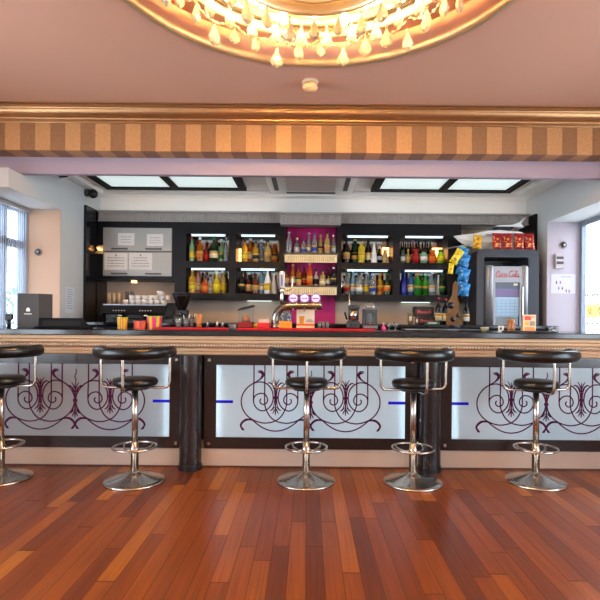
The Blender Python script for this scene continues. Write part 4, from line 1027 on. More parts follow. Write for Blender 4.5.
# beer tap
D = 4.30; s = D / F
def wx(px): return (px - CX + 20 * TH) * s
def wz(py): return CAMZ - (py - CY + 0.2) * s
bt = thing('beer_tap', 'polished chrome beer tap arch with three round purple and white badges', 'beer tap', (wx(275), D, ZM_ + 0.0005))
ox, oz = wx(275), ZM_
r = 0.0335
P = smooth([(wx(275) - ox, 0, 0.006), (wx(275) - ox, 0, wz(321) - oz), (wx(277) - ox, 0, wz(313.5) - oz), (wx(282.5) - ox, 0, wz(307.5) - oz), (wx(292) - ox, 0, wz(305.8) - oz), (wx(306) - ox, 0, wz(305.6) - oz), (wx(321.5) - ox, 0, wz(305.4) - oz)], 7)
b = MB(); b.tube(P, r, 18); b.build('arch_tube', mat('dark_chrome', '#8a827c', 0.16, metal=1.0), bt)
b = MB(); b.lathe([(0.036, 0), (0.036, 0.01), (0.0355, 0.018), (0.0345, 0.03)], n=24); b.build('base_flange', M_CHROME, bt)
for k, px in enumerate((293, 304.2, 315.3)):
    x = wx(px) - ox; z = wz(298.2) - oz; q = 4.9 * s
    b = MB(); b.cyl((x, -0.012, z), (x, 0.012, z), q, 28); bd = b.build('badge', mat('white_badge', '#f2ecf6', 0.3), bt)
    b = MB(); n = 28
    vs = []; fs = []
    for i in range(n):
        a = 2 * PI * i / n; vs += [(x + q * 0.99 * math.cos(a), -0.0135, z + q * 0.99 * math.sin(a)), (x + q * 0.80 * math.cos(a), -0.0135, z + q * 0.80 * math.sin(a))]
    for i in range(n): j = (i + 1) % n; fs.append((2 * i, 2 * j, 2 * j + 1, 2 * i + 1))
    b.add(vs, fs); b.box(x - q * 0.62, x + q * 0.62, -0.0137, -0.0121, z - q * 0.16, z + q * 0.16)
    b.build('badge_print', mat('badge_violet', '#9a6ac8', 0.4), bd)
    b = MB(); b.cyl((x, 0, z - q), (x, 0, wz(303.5) - oz + 0.002), 0.006, 8); b.build('badge_stem', M_CHROME, bt)
    b = MB(); b.tube(smooth([(x, 0, wz(307) - oz), (x, -0.03, wz(308) - oz - 0.005), (x, -0.045, wz(309.5) - oz - 0.01)], 4), 0.009, 10); b.build('spout', M_CHROME, bt)
b = MB(); x = wx(281.5) - ox
b.lathe([(0.016, wz(306) - oz), (0.016, wz(296) - oz), (0.012, wz(294) - oz), (0.02, wz(292) - oz), (0.024, wz(288) - oz)], (x, 0, 0), 16); b.build('tower_neck', M_CHROME, bt)
b = MB(); b.lathe([(0.021, wz(288) - oz), (0.026, wz(274) - oz), (0.02, wz(271.5) - oz), (1e-6, wz(271) - oz)], (x, 0, 0), 6, sm=False); hd2 = b.build('tap_handle', mat('pearl_handle', '#c8c6cc', 0.25, metal=0.4), bt)
b = MB(); b.box(x - 0.006, x + 0.006, -0.0265, -0.0225, wz(286) - oz, wz(275) - oz); b.build('handle_stripe', mat('navy_stripe', '#33406e', 0.4), hd2)
b = MB(); b.tube(smooth([(x + 0.016, 0, wz(289) - oz), (x + 0.05, 0, wz(290.5) - oz), (x + 0.085, 0.0, wz(288) - oz), (x + 0.09, 0, wz(276) - oz)], 4), 0.005, 8); b.build('side_lever', M_CHROME, bt)
# menu card with beer glass picture
x, z, w, h = pz(296.5, 314.5, 311.5, 331.3, 4.36)
t = thing('table_menu_card', 'cream drinks card with a beer glass picture below the tap badges', 'menu card', (x, 4.40, ZM_))
b = MB(); b.box(-w / 2, w / 2, -0.002, 0, 0, h); b.prism([(-0.002, h), (0.0, h), (0.075, 0.0), (0.071, 0.0)], -w / 2, w / 2, axis='x'); b.build('card', mat('cream_card', '#ecd0ae', 0.6), t)
b = MB(); b.prism([(-w * 0.30, h * 0.16), (-w * 0.12, h * 0.16), (-w * 0.06, h * 0.62), (-w * 0.36, h * 0.62)], -0.0032, -0.002); b.prism([(-w * 0.36, h * 0.62), (-w * 0.06, h * 0.62), (-w * 0.08, h * 0.70), (-w * 0.34, h * 0.70)], -0.0032, -0.002, 1)
b.box(-w / 2, w / 2, -0.0026, -0.002, h * 0.12, h * 0.22, 2); b.box(w * 0.06, w * 0.40, -0.0026, -0.002, h * 0.38, h * 0.405, 3); b.box(w * 0.02, w * 0.44, -0.0026, -0.002, h * 0.31, h * 0.34, 3); b.box(w * 0.1, w * 0.36, -0.0026, -0.002, h * 0.44, h * 0.455, 3)
b.build('printed_picture', [mat('beer_amber_print', '#e08a1c', 0.5), M_PAPER, mat('orange_band', '#e2632a', 0.5), M_INK], t)
for k, px in enumerate((319.5, 323.5, 327.5)):
    tumbler(at(px, 4.34), 4.34, ZM_, 0.0155, 0.058, 'small shot glass on the red mat, %s beyond the drinks card' % ORD[k], group='shot glasses by the drinks card')
# blender and juicer
t = thing('bar_blender', 'grey metal bar blender with tall chrome pole on the red mat', 'blender', (at(353, 4.34), 4.34, ZM_))
b = MB(); b.bevbox(-0.055, 0.055, -0.05, 0.05, 0, 0.07, 0.012); b.build('base', mat('gunmetal', '#4a4a4e', 0.35, metal=0.6), t)
b = MB(); b.bevbox(-0.02, 0.05, 0.01, 0.045, 0.07, 0.20, 0.006); b.build('column', M_BLACK, t)
b = MB(); b.bevbox(-0.045, 0.055, -0.035, 0.045, 0.165, 0.205, 0.01); b.build('motor_head', mat('gunmetal', '#4a4a4e', 0.35, metal=0.6), t)
b = MB(); b.lathe([(0.03, 0.075), (0.042, 0.155), (0.039, 0.155), (0.027, 0.078)], (0.0, -0.02, 0), 16); b.build('cup', M_CHROME, t)
b = MB(); b.cyl((-0.032, 0.03, 0.07), (-0.032, 0.03, 0.33), 0.0065, 10); b.build('pole', M_CHROME, t)
b = MB(); b.tube([(-0.055, -0.01, 0.08), (-0.075, -0.03, 0.14)], 0.009); b.build('lever', M_BLACK, t)
for k in range(2):
    b = MB(); b.cyl((-0.02 + 0.035 * k, -0.05, 0.035), (-0.02 + 0.035 * k, -0.06, 0.035), 0.010, 12); b.build('dial', M_BLACK, t)
t = thing('drink_dispenser', 'clear square juice dispenser with domed lid at the end of red mat', 'dispenser', (at(369.5, 4.36), 4.36, ZM_))
MB().bevbox(-0.064, 0.064, -0.055, 0.055, 0, 0.03, 0.004).build('base', M_STEEL, t)
b = MB(); b.box(-0.06, -0.056, -0.05, 0.05, 0.03, 0.165); b.box(0.056, 0.06, -0.05, 0.05, 0.03, 0.165); b.box(-0.056, 0.056, -0.05, -0.046, 0.03, 0.165); b.box(-0.056, 0.056, 0.046, 0.05, 0.03, 0.165); b.build('tank', clear_mat('tank_glass', '#cfd8dc', 0.95), t)
MB().bevbox(-0.062, 0.062, -0.052, 0.052, 0.165, 0.175, 0.003).build('collar', M_STEEL, t)
b = MB(); b.lathe([(0.045, 0.175), (0.045, 0.195), (0.03, 0.222), (1e-6, 0.23)], n=20); b.build('dome_lid', M_TUMBLER, t)
b = MB(); b.lathe([(0.03, 0.032), (0.032, 0.09), (0.018, 0.135), (1e-6, 0.14)], n=16); b.build('inner_cone', mat('grey_cone', '#a8a4a2', 0.4), t)
b = MB(); b.lathe([(0.034, 0.031), (0.036, 0.055), (0.034, 0.056)], n=16); b.build('fruit_juice', mat('red_juice', '#d0442a', 0.3), t)
b = MB(); b.tube([(0.0, -0.055, 0.05), (0.0, -0.085, 0.045)], 0.009); b.build('spigot', M_CHROME, t)
t = thing('soap_bottle', 'tiny pink bottle on the granite beside the juice dispenser', 'bottle', (at(383.5, 4.36), 4.36, ZTOP))
b = MB(); b.lathe([(1e-6, 0), (0.02, 0), (0.022, 0.02), (0.008, 0.042), (0.006, 0.055), (1e-6, 0.056)], n=14); b.build('body', mat('pink_plastic', '#d84a92', 0.35), t)
b = MB(); b.cyl((0, 0, 0.0555), (0, 0, 0.065), 0.008, 10); b.build('cap', M_WHITE, t)
def goblet(px, D, r, h, label, grp):
    t = thing('stemmed_glass', label, 'glass', (at(px, D), D, ZTOP), group=grp)
    b = MB(); b.lathe([(r * 0.8, 0), (r * 0.75, 0.004), (0.004, 0.008), (0.004, h * 0.35), (r * 0.6, h * 0.42), (r, h * 0.7), (r * 0.9, h), (r * 0.85, h), (r * 0.93, h * 0.7), (r * 0.5, h * 0.46), (1e-6, h * 0.42)], n=18); b.build('bowl_and_stem', M_TUMBLER, t)
goblet(389, 4.38, 0.024, 0.065, 'small stemmed glass on the bar top beside the pink bottle', 'stemmed glasses near the pink bottle')
goblet(395.5, 4.38, 0.026, 0.075, 'taller stemmed glass on the bar top, second from the pink bottle', 'stemmed glasses near the pink bottle')
t = thing('serving_tray', 'long flat black tray on the bar top near the wine bottles', 'tray', (at(440, 4.36), 4.36, ZTOP))
b = MB(); b.bevbox(-0.33, 0.33, -0.09, 0.09, 0, 0.010, 0.003); b.build('base', M_BLACK, t)
b = MB(); b.tube([(-0.32, -0.08, 0.012), (0.32, -0.08, 0.012), (0.32, 0.08, 0.012), (-0.32, 0.08, 0.012)], 0.005, 8, closed=True); b.build('rim', M_STEEL, t)
t = thing('drip_mat', 'long black mat on the bar top beside the drinks fridge', 'bar mat', (at(529, 4.2), 4.20, ZTOP))
MB().bevbox(-0.2, 0.2, -0.08, 0.08, 0, 0.010, 0.003).build('mat', M_BLACK, t)
t = thing('candle_bowl', 'small round brass-rimmed glass bowl in front of the drinks fridge', 'bowl', (at(484.5, 4.2), 4.2, ZTOP))
b = MB(); b.lathe([(1e-6, 0), (0.02, 0), (0.036, 0.016), (0.032, 0.034), (0.028, 0.034), (0.03, 0.018), (1e-6, 0.006)], n=20); b.build('bowl', mat('tinted_bowl_glass', '#c9c0a2', 0.08, trans=0.6), t)
b = MB(); b.tube([(0.032 * math.cos(2 * PI * k / 20), 0.032 * math.sin(2 * PI * k / 20), 0.035) for k in range(20)], 0.003, 6, closed=True); b.build('rim', M_GOLD, t)
t = thing('amber_jar', 'amber patterned glass jar on the bar top before the fridge door', 'jar', (at(511, 4.33), 4.33, ZTOP))
b = MB(); b.lathe([(1e-6, 0), (0.03, 0), (0.034, 0.02), (0.034, 0.08), (0.026, 0.1), (0.022, 0.1), (1e-6, 0.098)], n=18); b.build('glass', mat('amber_jar_glass', '#b4703a', 0.15, trans=0.3, vary=0.25, nscale=80), t)
b = MB(); b.lathe([(0.027, 0.1), (0.027, 0.108), (1e-6, 0.11)], n=18); b.build('lid', M_TAN, t)
t = thing('price_card', 'small white card with dark print beside the amber jar', 'card', (at(501, 4.33), 4.33, ZTOP))
b = MB(); b.box(-0.024, 0.024, -0.001, 0.0, 0, 0.05); b.box(-0.024, 0.024, -0.001, 0.03, 0, 0.001); b.build('card', M_PAPER, t)
b = MB(); b.box(-0.012, 0.008, -0.002, -0.001, 0.014, 0.036); b.build('print', M_DGREY, t)
x, z, w, h = pz(526.3, 539, 313.5, 331, 4.24)
t = thing('table_menu_card', 'cream and orange menu card standing beside the drinks fridge', 'menu card', (x, 4.30, ZTOP))
b = MB(); b.box(-w / 2, w / 2, -0.002, 0, 0, h); b.prism([(-0.002, h), (0.0, h), (0.06, 0.0), (0.056, 0.0)], -w / 2, w / 2, axis='x'); b.build('card', mat('cream_card', '#ecd0ae', 0.6), t)
b = MB(); b.box(-w * 0.4, w * 0.1, -0.003, -0.002, h * 0.68, h * 0.92, 0); b.box(-w * 0.1, w * 0.4, -0.003, -0.002, h * 0.84, h * 0.90, 1); b.box(-w * 0.38, -w * 0.05, -0.003, -0.002, h * 0.38, h * 0.60, 2); b.box(w * 0.02, w * 0.40, -0.003, -0.002, h * 0.36, h * 0.62, 3); b.box(-w * 0.4, w * 0.4, -0.003, -0.002, h * 0.08, h * 0.28, 4)
b.build('printed_pictures', [mat('menu_red', '#d84a32', 0.5), mat('menu_coral', '#e2826a', 0.5), mat('menu_yellow', '#e8b43a', 0.5), mat('menu_grey', '#9a8c84', 0.5), mat('menu_orange', '#ec9a4a', 0.5)], t)
for k, (px, r_) in enumerate(((551, 0.024), (556.5, 0.021))):
    t = thing('crystal_dish', ['clear cut-glass dish on the black mat end by the lavender wall', 'smaller clear cut-glass dish beside its larger twin by the window'][k], 'dish', (at(px, 4.33), 4.33, ZTOP), group='cut-glass dishes by the lavender wall')
    b = MB(); b.lathe([(1e-6, 0), (r_ * 0.6, 0), (r_, 0.045), (r_ * 0.85, 0.045), (r_ * 0.5, 0.01), (1e-6, 0.01)], n=10, sm=False); b.build('bowl', M_TUMBLER, t)
# left end of the bar: upright box, folded terminal, card reader
x0, x1 = at(17.5, 4.30), at(38.5, 4.30); z1 = W(28, 293.5, 4.30)[2]
t = thing('terminal_box', 'upright dark grey box with a small white emblem on the bar top', 'box', ((x0 + x1) / 2, 4.30, ZTOP))
w = (x1 - x0) / 2; h = z1 - ZTOP
b = MB(); b.prism([(-w, 0.0), (w, 0.0), (w + 0.058, 0.12), (-w + 0.03, 0.12)], 0, h, axis='z'); b.build('body', M_DGREY, t)
b = MB(); e = 0.016; zc_ = h * 0.53
b.prism([(-e, zc_ - e), (e, zc_ - e), (e, zc_ + e * 0.3), (0, zc_ + e * 1.2), (-e, zc_ + e * 0.3)], -0.0015, 0.0); b.build('emblem', M_WHITE, t)
b = MB()
for k in range(6): b.box(-0.032 + 0.011 * k, -0.032 + 0.011 * k + 0.007, -0.0015, 0, zc_ - 0.042, zc_ - 0.034)
b.build('lettering', M_WHITE, t)
t = thing('till_terminal', 'low black till screen tilted back on the bar top', 'till', (at(62, 4.2), 4.22, ZTOP))
b = MB(); b.prism([(-0.20, 0.085), (0.16, 0.085), (0.215, 0.012), (-0.205, 0.012)], -0.01, 0.012); b.build('screen', mat('matt_black_plastic', '#0c0b0c', 0.7, spec=0.2), t)
b = MB(); b.box(-0.17, 0.15, -0.0115, -0.01, 0.02, 0.062); b.build('screen_glass', mat('dim_screen', '#201d1b', 0.6, spec=0.2), t)
b = MB(); b.bevbox(-0.15, 0.15, 0.012, 0.16, 0.0, 0.03, 0.005); b.bevbox(-0.22, 0.235, -0.05, 0.05, 0.0, 0.012, 0.004); b.build('base', mat('matt_black_plastic', '#0c0b0c', 0.7, spec=0.2), t)
b = MB(); b.box(-0.04, 0.04, 0.012, 0.05, 0.03, 0.07); b.build('stand', M_BLACK, t)
t = thing('card_reader', 'small black card reader on a stubby post by the striped blind', 'card reader', (at(9, 4.3), 4.30, ZTOP))
b = MB(); b.cyl((0, 0, 0), (0, 0, 0.07), 0.016, 10); b.build('post', M_BLACK, t)
b = MB(); b.bevbox(-0.028, 0.028, -0.02, 0.02, 0.062, 0.115, 0.005); b.build('head', M_BLACK, t)

# ------------------------------------------------------------------ back counter, fridge end
D = 5.45; s = D / F
def cx_(px): return (px - CX) * s
for k, (px, h, r, g, c, l, lab) in enumerate(((438.6, 27, 3.4, 'black', 'red', 'cream', 'dark wine bottle with cream label beside the stacked cartons'), (445.6, 26, 3.4, 'black', 'red', 'cream', 'dark wine bottle with cream label, second from the stacked cartons'),
                                     (455.5, 23, 3.0, 'darkgreen', 'gold', 'gold', 'dark green bottle behind the tan card hanger'), (466.3, 25, 3.0, 'black', 'black', 'white', 'black bottle with small white label under the blue packets'))):
    bottle((px - CX - 5 * TH) * s, D, ZK, h * s, r * s, 'wine', g, c, l, lab, name='wine_bottle', group='wine bottles on the back counter')
def carton(px0, px1, z0, z1, y, dep, label, col, kind):
    x0, x1 = cx_(px0), cx_(px1)
    t = thing('carton', label, 'carton', ((x0 + x1) / 2, y, z0)); w = (x1 - x0) / 2; h = z1 - z0
    MB().bevbox(-w, w, 0, dep, 0, h, 0.004).build('body', mat('carton_' + col, col, 0.5), t)
    b = MB()
    if kind == 'script':
        pts = []
        for q in range(9): pts += [(-w * 0.72 + q * w * 0.17, h * (0.32 if q else 0.3), 0), (-w * 0.66 + q * w * 0.17, h * (0.72 if q in (0, 1, 7) else 0.56), 0)]
        P = smooth(pts, 3); b.ribbon([(p.x, p.y) for p in P], 0.007, -0.0015, 0)
    else:
        b.box(-w * 0.7, w * 0.5, -0.0015, 0, h * 0.3, h * 0.7)
    b.build('printed_band', mat('carton_print_' + kind, '#b84a4e' if kind == 'script' else '#d8d8d2', 0.5), t)
carton(415.0, 434.5, ZK + 0.085, ZK + 0.195, D + 0.02, 0.12, 'upper dark carton with red script lettering on the carton stack', '#1c1414', 'script')
carton(417.5, 436.0, ZK + 0.0, ZK + 0.084, D, 0.14, 'lower dark carton with red script lettering under its twin', '#2a1718', 'script')
carton(423.5, 436.5, ZK, ZK + 0.034, D - 0.14, 0.12, 'small flat green and pink carton in front of the stack', '#3f6a4c', 'plain')
carton(409.0, 413.6, ZK, ZK + 0.125, D + 0.02, 0.06, 'narrow olive packet beside the stacked cartons', '#7a6a3a', 'plain')
carton(414.2, 417.0, ZK, ZK + 0.082, D - 0.07, 0.05, 'narrow pink-brown packet leaning at the carton stack', '#6a4038', 'plain')
# fridge housing
X0, X1, ZH = 1.835, 2.585, 2.02
x0f, x1f = 1.905, 2.365
fh = thing('fridge_housing', 'dark arched cabinet around the silver drinks fridge', 'cabinet', ((X0 + X1) / 2, 5.45, ZK)); c0 = (X0 + X1) / 2
b = MB(); hh = ZH - ZK
def arch_poly(xa, xb, z1, r, z0=0.0):
    L = [(xa, z0)]
    for k in range(7): a = PI - k * PI / 12; L.append((xa + r + r * math.cos(a), z1 - r + r * math.sin(a)))
    for k in range(7): a = PI / 2 - k * PI / 12; L.append((xb - r + r * math.cos(a), z1 - r + r * math.sin(a)))
    L.append((xb, z0)); return L
out_ = arch_poly(X0 - c0, 2.515 - c0, hh, 0.07); inn = arch_poly(1.915 - c0, 2.40 - c0, hh - 0.09, 0.02)
poly = out_ + list(reversed(inn))
m = len(out_)
vs = [(p[0], 0, p[1]) for p in out_ + inn] + [(p[0], 0.40, p[1]) for p in out_ + inn]; fs = []; T = 2 * m
for i in range(m - 1):
    fs += [(i, i + 1, m + i + 1, m + i), (T + i + 1, T + i, T + m + i, T + m + i + 1), (i + 1, i, T + i, T + i + 1), (m + i, m + i + 1, T + m + i + 1, T + m + i)]
fs += [(0, m, T + m, T), (m - 1, T + m - 1, T + 2 * m - 1, 2 * m - 1)]
b.add(vs, fs); b.build('surround', mat('slate_laminate', '#2f3038', 0.4, vary=0.08), fh)
MB().box(1.92 - c0, 2.395 - c0, 0.39, 0.40, 0.003, hh - 0.095).build('back_board', M_BLACK, fh)
fx0, fx1, fz1 = 1.921, 2.394, ZK + 0.655
fr = thing('drinks_fridge', 'silver drinks fridge with red script lettering and a glass door', 'fridge', ((fx0 + fx1) / 2, 5.40, ZK)); w = (fx1 - fx0) / 2; fhgt = fz1 - ZK
b = MB(); rr = 0.05
for sgn in (-1, 1):
    b.lathe([(rr, 0.0), (rr, fhgt - 0.03), (rr * 0.8, fhgt - 0.008), (1e-6, fhgt)], (sgn * (w - rr), rr, 0), 20)
b.build('corner_columns', mat('satin_silver', '#8e8d90', 0.35, metal=0.4), fr)
b = MB(); b.box(-w + rr, w - rr, 0.055, 0.37, 0, fhgt - 0.012); b.build('body', mat('satin_silver', '#8e8d90', 0.35, metal=0.4), fr)
b = MB(); b.box(-w + 0.085, w - 0.085, 0.012, 0.055, fhgt - 0.19, fhgt - 0.02); b.box(-w + 0.085, -w + 0.105, 0.012, 0.055, 0, fhgt - 0.19); b.box(w - 0.105, w - 0.085, 0.012, 0.055, 0, fhgt - 0.19); door = b.build('door_frame', mat('satin_silver', '#8e8d90', 0.35, metal=0.4), fr)
gx0, gx1, gz1_ = -w + 0.105, w - 0.105, fhgt - 0.19
MB().box(gx0, gx1, 0.03, 0.036, 0.0, gz1_).build('door_glass', mat('dark_fridge_glass', '#23252c', 0.1), door)
b = MB(); b.box(gx0, gx1, 0.028, 0.0298, gz1_ - 0.155, gz1_ - 0.07, 0); b.box(gx0, gx1, 0.028, 0.0298, gz1_ - 0.07, gz1_ - 0.0, 1); b.box(gx1 - 0.06, gx1 - 0.015, 0.026, 0.028, gz1_ - 0.035, gz1_ - 0.01, 2)
b.build('display_strip', [mat('violet_display', '#6a5a8e', 0.3), mat('slate_display', '#4a5468', 0.3), M_PAPER], door)
b = MB(); b.box(gx0 + 0.002, gx1 - 0.002, 0.0265, 0.0295, gz1_ - 0.37, gz1_ - 0.16, 0)
for k in range(6): b.box(gx0 + 0.015, gx1 - 0.015, 0.026, 0.0265, gz1_ - 0.36 + 0.033 * k, gz1_ - 0.355 + 0.033 * k, 1)
for k in range(5): b.box(gx0 + 0.02 + 0.048 * k, gx0 + 0.024 + 0.048 * k, 0.0258, 0.0265, gz1_ - 0.36, gz1_ - 0.19, 1)
b.build('price_list_sheet', [mat('pale_blue_sheet', '#a8c8e0', 0.5), mat('blue_grid', '#86a6c4', 0.5)], door)
# flowing script word on the header: strokes in letter units
def sc(pts): return pts
def arc(cx, cy, rx, ry, a0, a1, n=10): return [(cx + rx * math.cos(math.radians(a0 + (a1 - a0) * i / n)), cy + ry * math.sin(math.radians(a0 + (a1 - a0) * i / n))) for i in range(n + 1)]
STK = [  # "Coca-Cola"
    (arc(1.0, 1.25, 1.0, 1.25, 50, 330, 14) + [(2.1, 0.75)], 0.30), ([(1.65, 2.2), (1.3, 1.7), (1.2, 2.3), (1.65, 2.6)], 0.2),
    (arc(2.75, 0.75, 0.55, 0.72, 90, 450, 12), 0.26), (arc(4.2, 0.75, 0.6, 0.72, 45, 320, 10) + [(5.1, 0.6)], 0.26), (arc(5.75, 0.75, 0.55, 0.72, 60, 420, 12), 0.26), ([(6.35, 1.45), (6.25, 0.3), (6.5, 0.05), (7.0, 0.5)], 0.26),
    ([(7.0, 0.75), (7.7, 0.85)], 0.28),
    (arc(9.1, 1.25, 1.0, 1.25, 50, 330, 14) + [(10.2, 0.75)], 0.30), ([(8.2, 2.3), (9.6, 2.75), (11.5, 2.3), (13.2, 2.75)], 0.2),
    (arc(10.85, 0.75, 0.55, 0.72, 90, 450, 12), 0.26), ([(11.6, 0.4), (12.3, 1.6), (12.55, 2.4), (12.2, 2.5), (12.0, 1.2), (12.2, 0.1), (12.7, 0.4)], 0.24),
    (arc(13.35, 0.75, 0.55, 0.72, 60, 420, 12), 0.26), ([(13.95, 1.45), (13.85, 0.3), (14.1, 0.05), (14.7, 0.55)], 0.26)]
b = MB(); kx = 0.0175; hz0 = fhgt - 0.135
for pts, wd in STK:
    P = smooth([(p[0], p[1], 0) for p in pts], 3)
    b.ribbon([((p.x + p.y * 0.28 - 7.5) * kx, hz0 + p.y * 0.026) for p in P], wd * 0.023, 0.0095, 0.012)
b.build('script_lettering', mat('red_lettering', '#c0202c', 0.4), door)
MB().bevbox(w - 0.082, w - 0.068, -0.012, 0.012, 0.10, 0.42, 0.004).build('handle', M_CHROME, fr)
# model yacht on top
yt = thing('model_yacht', 'white model motor yacht on the dark fridge housing', 'model boat', (2.12, 5.62, ZH)); yt.scale = (0.82, 1, 1)
hull = []; S_ = 5.62 / F
secs = [(-0.60, 0.001, 0.165, 0.16), (-0.52, 0.03, 0.172, 0.10), (-0.40, 0.06, 0.180, 0.055), (-0.25, 0.08, 0.187, 0.022), (-0.05, 0.092, 0.190, 0.006), (0.15, 0.095, 0.19, 0.0), (0.33, 0.09, 0.186, 0.004)]
b = MB(); vs = []; fs = []
for x, wd, zt_, zb_ in secs:
    vs += [(x, 0, zb_), (x, -wd * 0.75, zb_ + (zt_ - zb_) * 0.45), (x, -wd, zt_), (x, wd, zt_), (x, wd * 0.75, zb_ + (zt_ - zb_) * 0.45)]
for i in range(len(secs) - 1):
    for j in range(5): fs.append((5 * i + j, 5 * i + (j + 1) % 5, 5 * i + 5 + (j + 1) % 5, 5 * i + 5 + j))
fs += [(0, 4, 3, 2, 1), tuple(5 * (len(secs) - 1) + j for j in range(5))]
b.add(vs, fs); b.build('hull', mat('white_gelcoat', '#e2e2de', 0.25), yt)
b = MB(); b.prism([(-0.33, 0.187), (-0.18, 0.215), (0.0, 0.225), (0.30, 0.205), (0.33, 0.186)], -0.07, 0.07); b.build('deck_house', mat('white_gelcoat', '#e2e2de', 0.25), yt)
b = MB(); b.prism([(-0.13, 0.222), (-0.04, 0.268), (0.20, 0.268), (0.16, 0.222)], -0.052, 0.052); b.build('bridge_windows', M_BLACK, yt)
b = MB(); b.prism([(-0.06, 0.268), (0.0, 0.282), (0.17, 0.285), (0.32, 0.33), (0.36, 0.375), (0.30, 0.30), (0.34, 0.262), (0.2, 0.268)], -0.05, 0.05); b.build('flybridge', mat('white_gelcoat', '#e2e2de', 0.25), yt)
b = MB(); b.box(-0.30, -0.02, -0.093, -0.091, 0.150, 0.156); b.box(-0.20, -0.12, -0.0935, -0.0915, 0.162, 0.172); b.build('hull_stripe', M_DGREY, yt)
b = MB(); b.box(-0.1, -0.04, -0.03, 0.03, -0.0002, 0.012); b.box(0.1, 0.16, -0.03, 0.03, -0.0002, 0.012); b.build('cradle', M_TAN, yt)
# snack packets
def foilmat(c1, c2, c3):
    nm = 'printed_foil_%s_%s' % (c1, c2)
    if nm in MATS: return MATS[nm]
    k = NT(nm); tc = k.add('ShaderNodeTexCoord'); no = k.add('ShaderNodeTexNoise'); no.inputs['Scale'].default_value = 26; no.inputs['Detail'].default_value = 2
    k.link(tc.outputs['Object'], no.inputs['Vector']); r = k.add('ShaderNodeValToRGB'); e = r.color_ramp.elements; r.color_ramp.interpolation = 'CONSTANT'
    e[0].position = 0.0; e[0].color = rgb(c2); e[1].position = 0.40; e[1].color = rgb(c1); q = e.new(0.62); q.color = rgb(c3)
    k.link(no.outputs['Fac'], r.inputs[0]); k.link(r.outputs[0], k.b.inputs['Base Color']); k.b.inputs['Roughness'].default_value = 0.3; k.b.inputs['Metallic'].default_value = 0.2
    MATS[nm] = k.m; return k.m
def packet(name, label, cols, x, y, z, w, h, tilt=0.0, lean=0.0, grp=None, yaw=0.0):
    """pillow-shaped foil bag, base at z"""
    t = thing(name, label, 'snack packet', (x, y, z), group=grp); t.rotation_euler = (lean, tilt, yaw)
    b = MB(); nx, nz = 8, 10; d = w * 0.22
    vs = []
    for sgn in (-1, 1):
        for k in range(nz + 1):
            for i in range(nx + 1):
                u, v = i / nx * 2 - 1, k / nz * 2 - 1
                th = max(0.0, (1 - u ** 4) * (1 - v ** 4)) ** 0.7 * d + 0.001
                vs.append((u * w / 2 * (1 - 0.05 * (1 - v * v)), sgn * th, (v + 1) / 2 * h))
    N2 = (nx + 1) * (nz + 1); fs = []; mi = []
    for sgn in (0, 1):
        for k in range(nz):
            for i in range(nx):
                a = sgn * N2 + k * (nx + 1) + i; q = (a, a + 1, a + nx + 2, a + nx + 1); fs.append((q if sgn == 0 else tuple(reversed(q)), 1 if sgn == 0 and 1 <= k <= nz - 2 else 0))
    for f, m_ in fs: b.add([vs[q] for q in f], [(0, 1, 2, 3)], m_, True)
    b.build('foil_bag', [mat('foil_' + cols[0], cols[0], 0.3, metal=0.25, vary=0.2, nscale=60), foilmat(*cols)], t)
    b = MB(); b.box(-w / 2, w / 2, -0.0015, 0.0015, h, h + 0.012); b.box(-w / 2, w / 2, -0.0015, 0.0015, -0.001, 0.010) if False else None
    b.build('crimped_seal', mat('foil_' + cols[0], cols[0], 0.3), t)
for k in range(4):
    xx = (497 + k * 11.0 - CX) * 5.47 / F
    packet('crisp_packet', 'red crisp packet on the fridge housing, %s counting from the yacht bow' % ORD[k], ['#a01822', '#e8c040', '#e0a088'], xx, 5.485, ZH + 0.006, 0.108, 0.165, 0.03 * (-1) ** k, grp='red crisp packets on the fridge housing', lean=-0.12)
    b = None
packet('crisp_packet', 'yellow crisp packet in front of the yacht hull on the fridge housing', ['#e0a81e', '#7a4a1a', '#f0e4b8'], (477 - CX) * 5.47 / F, 5.49, ZH + 0.004, 0.10, 0.145, 0.1, lean=-0.1)
# clip strip of hanging packets beside the housing
cs = thing('clip_strip', 'metal hanging strip of packets on the side of fridge housing', 'display strip', (1.60, 5.395, 2.06))
b = MB(); b.tube([(-0.14, 0, -0.055), (0.14, 0, 0.0)], 0.006, 8); b.tube([(0.135, 0.0, 0.0), (0.16, 0.055, -0.045)], 0.005, 8); b.build('arm', M_STEEL, cs)
b = MB(); b.tube([(0.035, 0.012, -0.03), (0.05, 0.012, -0.55)], 0.004, 6); b.build('strip', M_STEEL, cs)
for k in range(6):
    packet('hanging_snack_packet', 'blue snack packet on the hanging strip, %s from the top' % ORD[k], ['#2380c4', '#0f4c86', '#d6d8c4'], 1.622 + 0.004 * k, 5.36 - 0.056 * (k % 2), 1.885 - 0.078 * k, 0.115, 0.125, 0.32 - 0.04 * k, grp='blue packets on the hanging strip', lean=0.12)
packet('hanging_snack_packet', 'big yellow snack packet hanging at the strip top, tilted', ['#d8c01a', '#7c7424', '#ece08a'], 1.505, 5.22, 1.835, 0.085, 0.155, 0.55)
packet('hanging_snack_packet', 'small yellow snack packet hanging below the tilted one', ['#e6cc22', '#98702a', '#f0e6a0'], 1.485, 5.235, 1.725, 0.055, 0.10, 0.12)
packet('hanging_snack_packet', 'lime green snack packet hanging behind the top blue packet', ['#8aa82a', '#4a6a1a', '#d8d060'], 1.665, 5.425, 1.93, 0.06, 0.10, 0.1)
t = thing('card_hanger', 'tan cardboard hanger with round cut-outs in front of the wine bottles', 'card hanger', (1.515, 5.235, ZK))
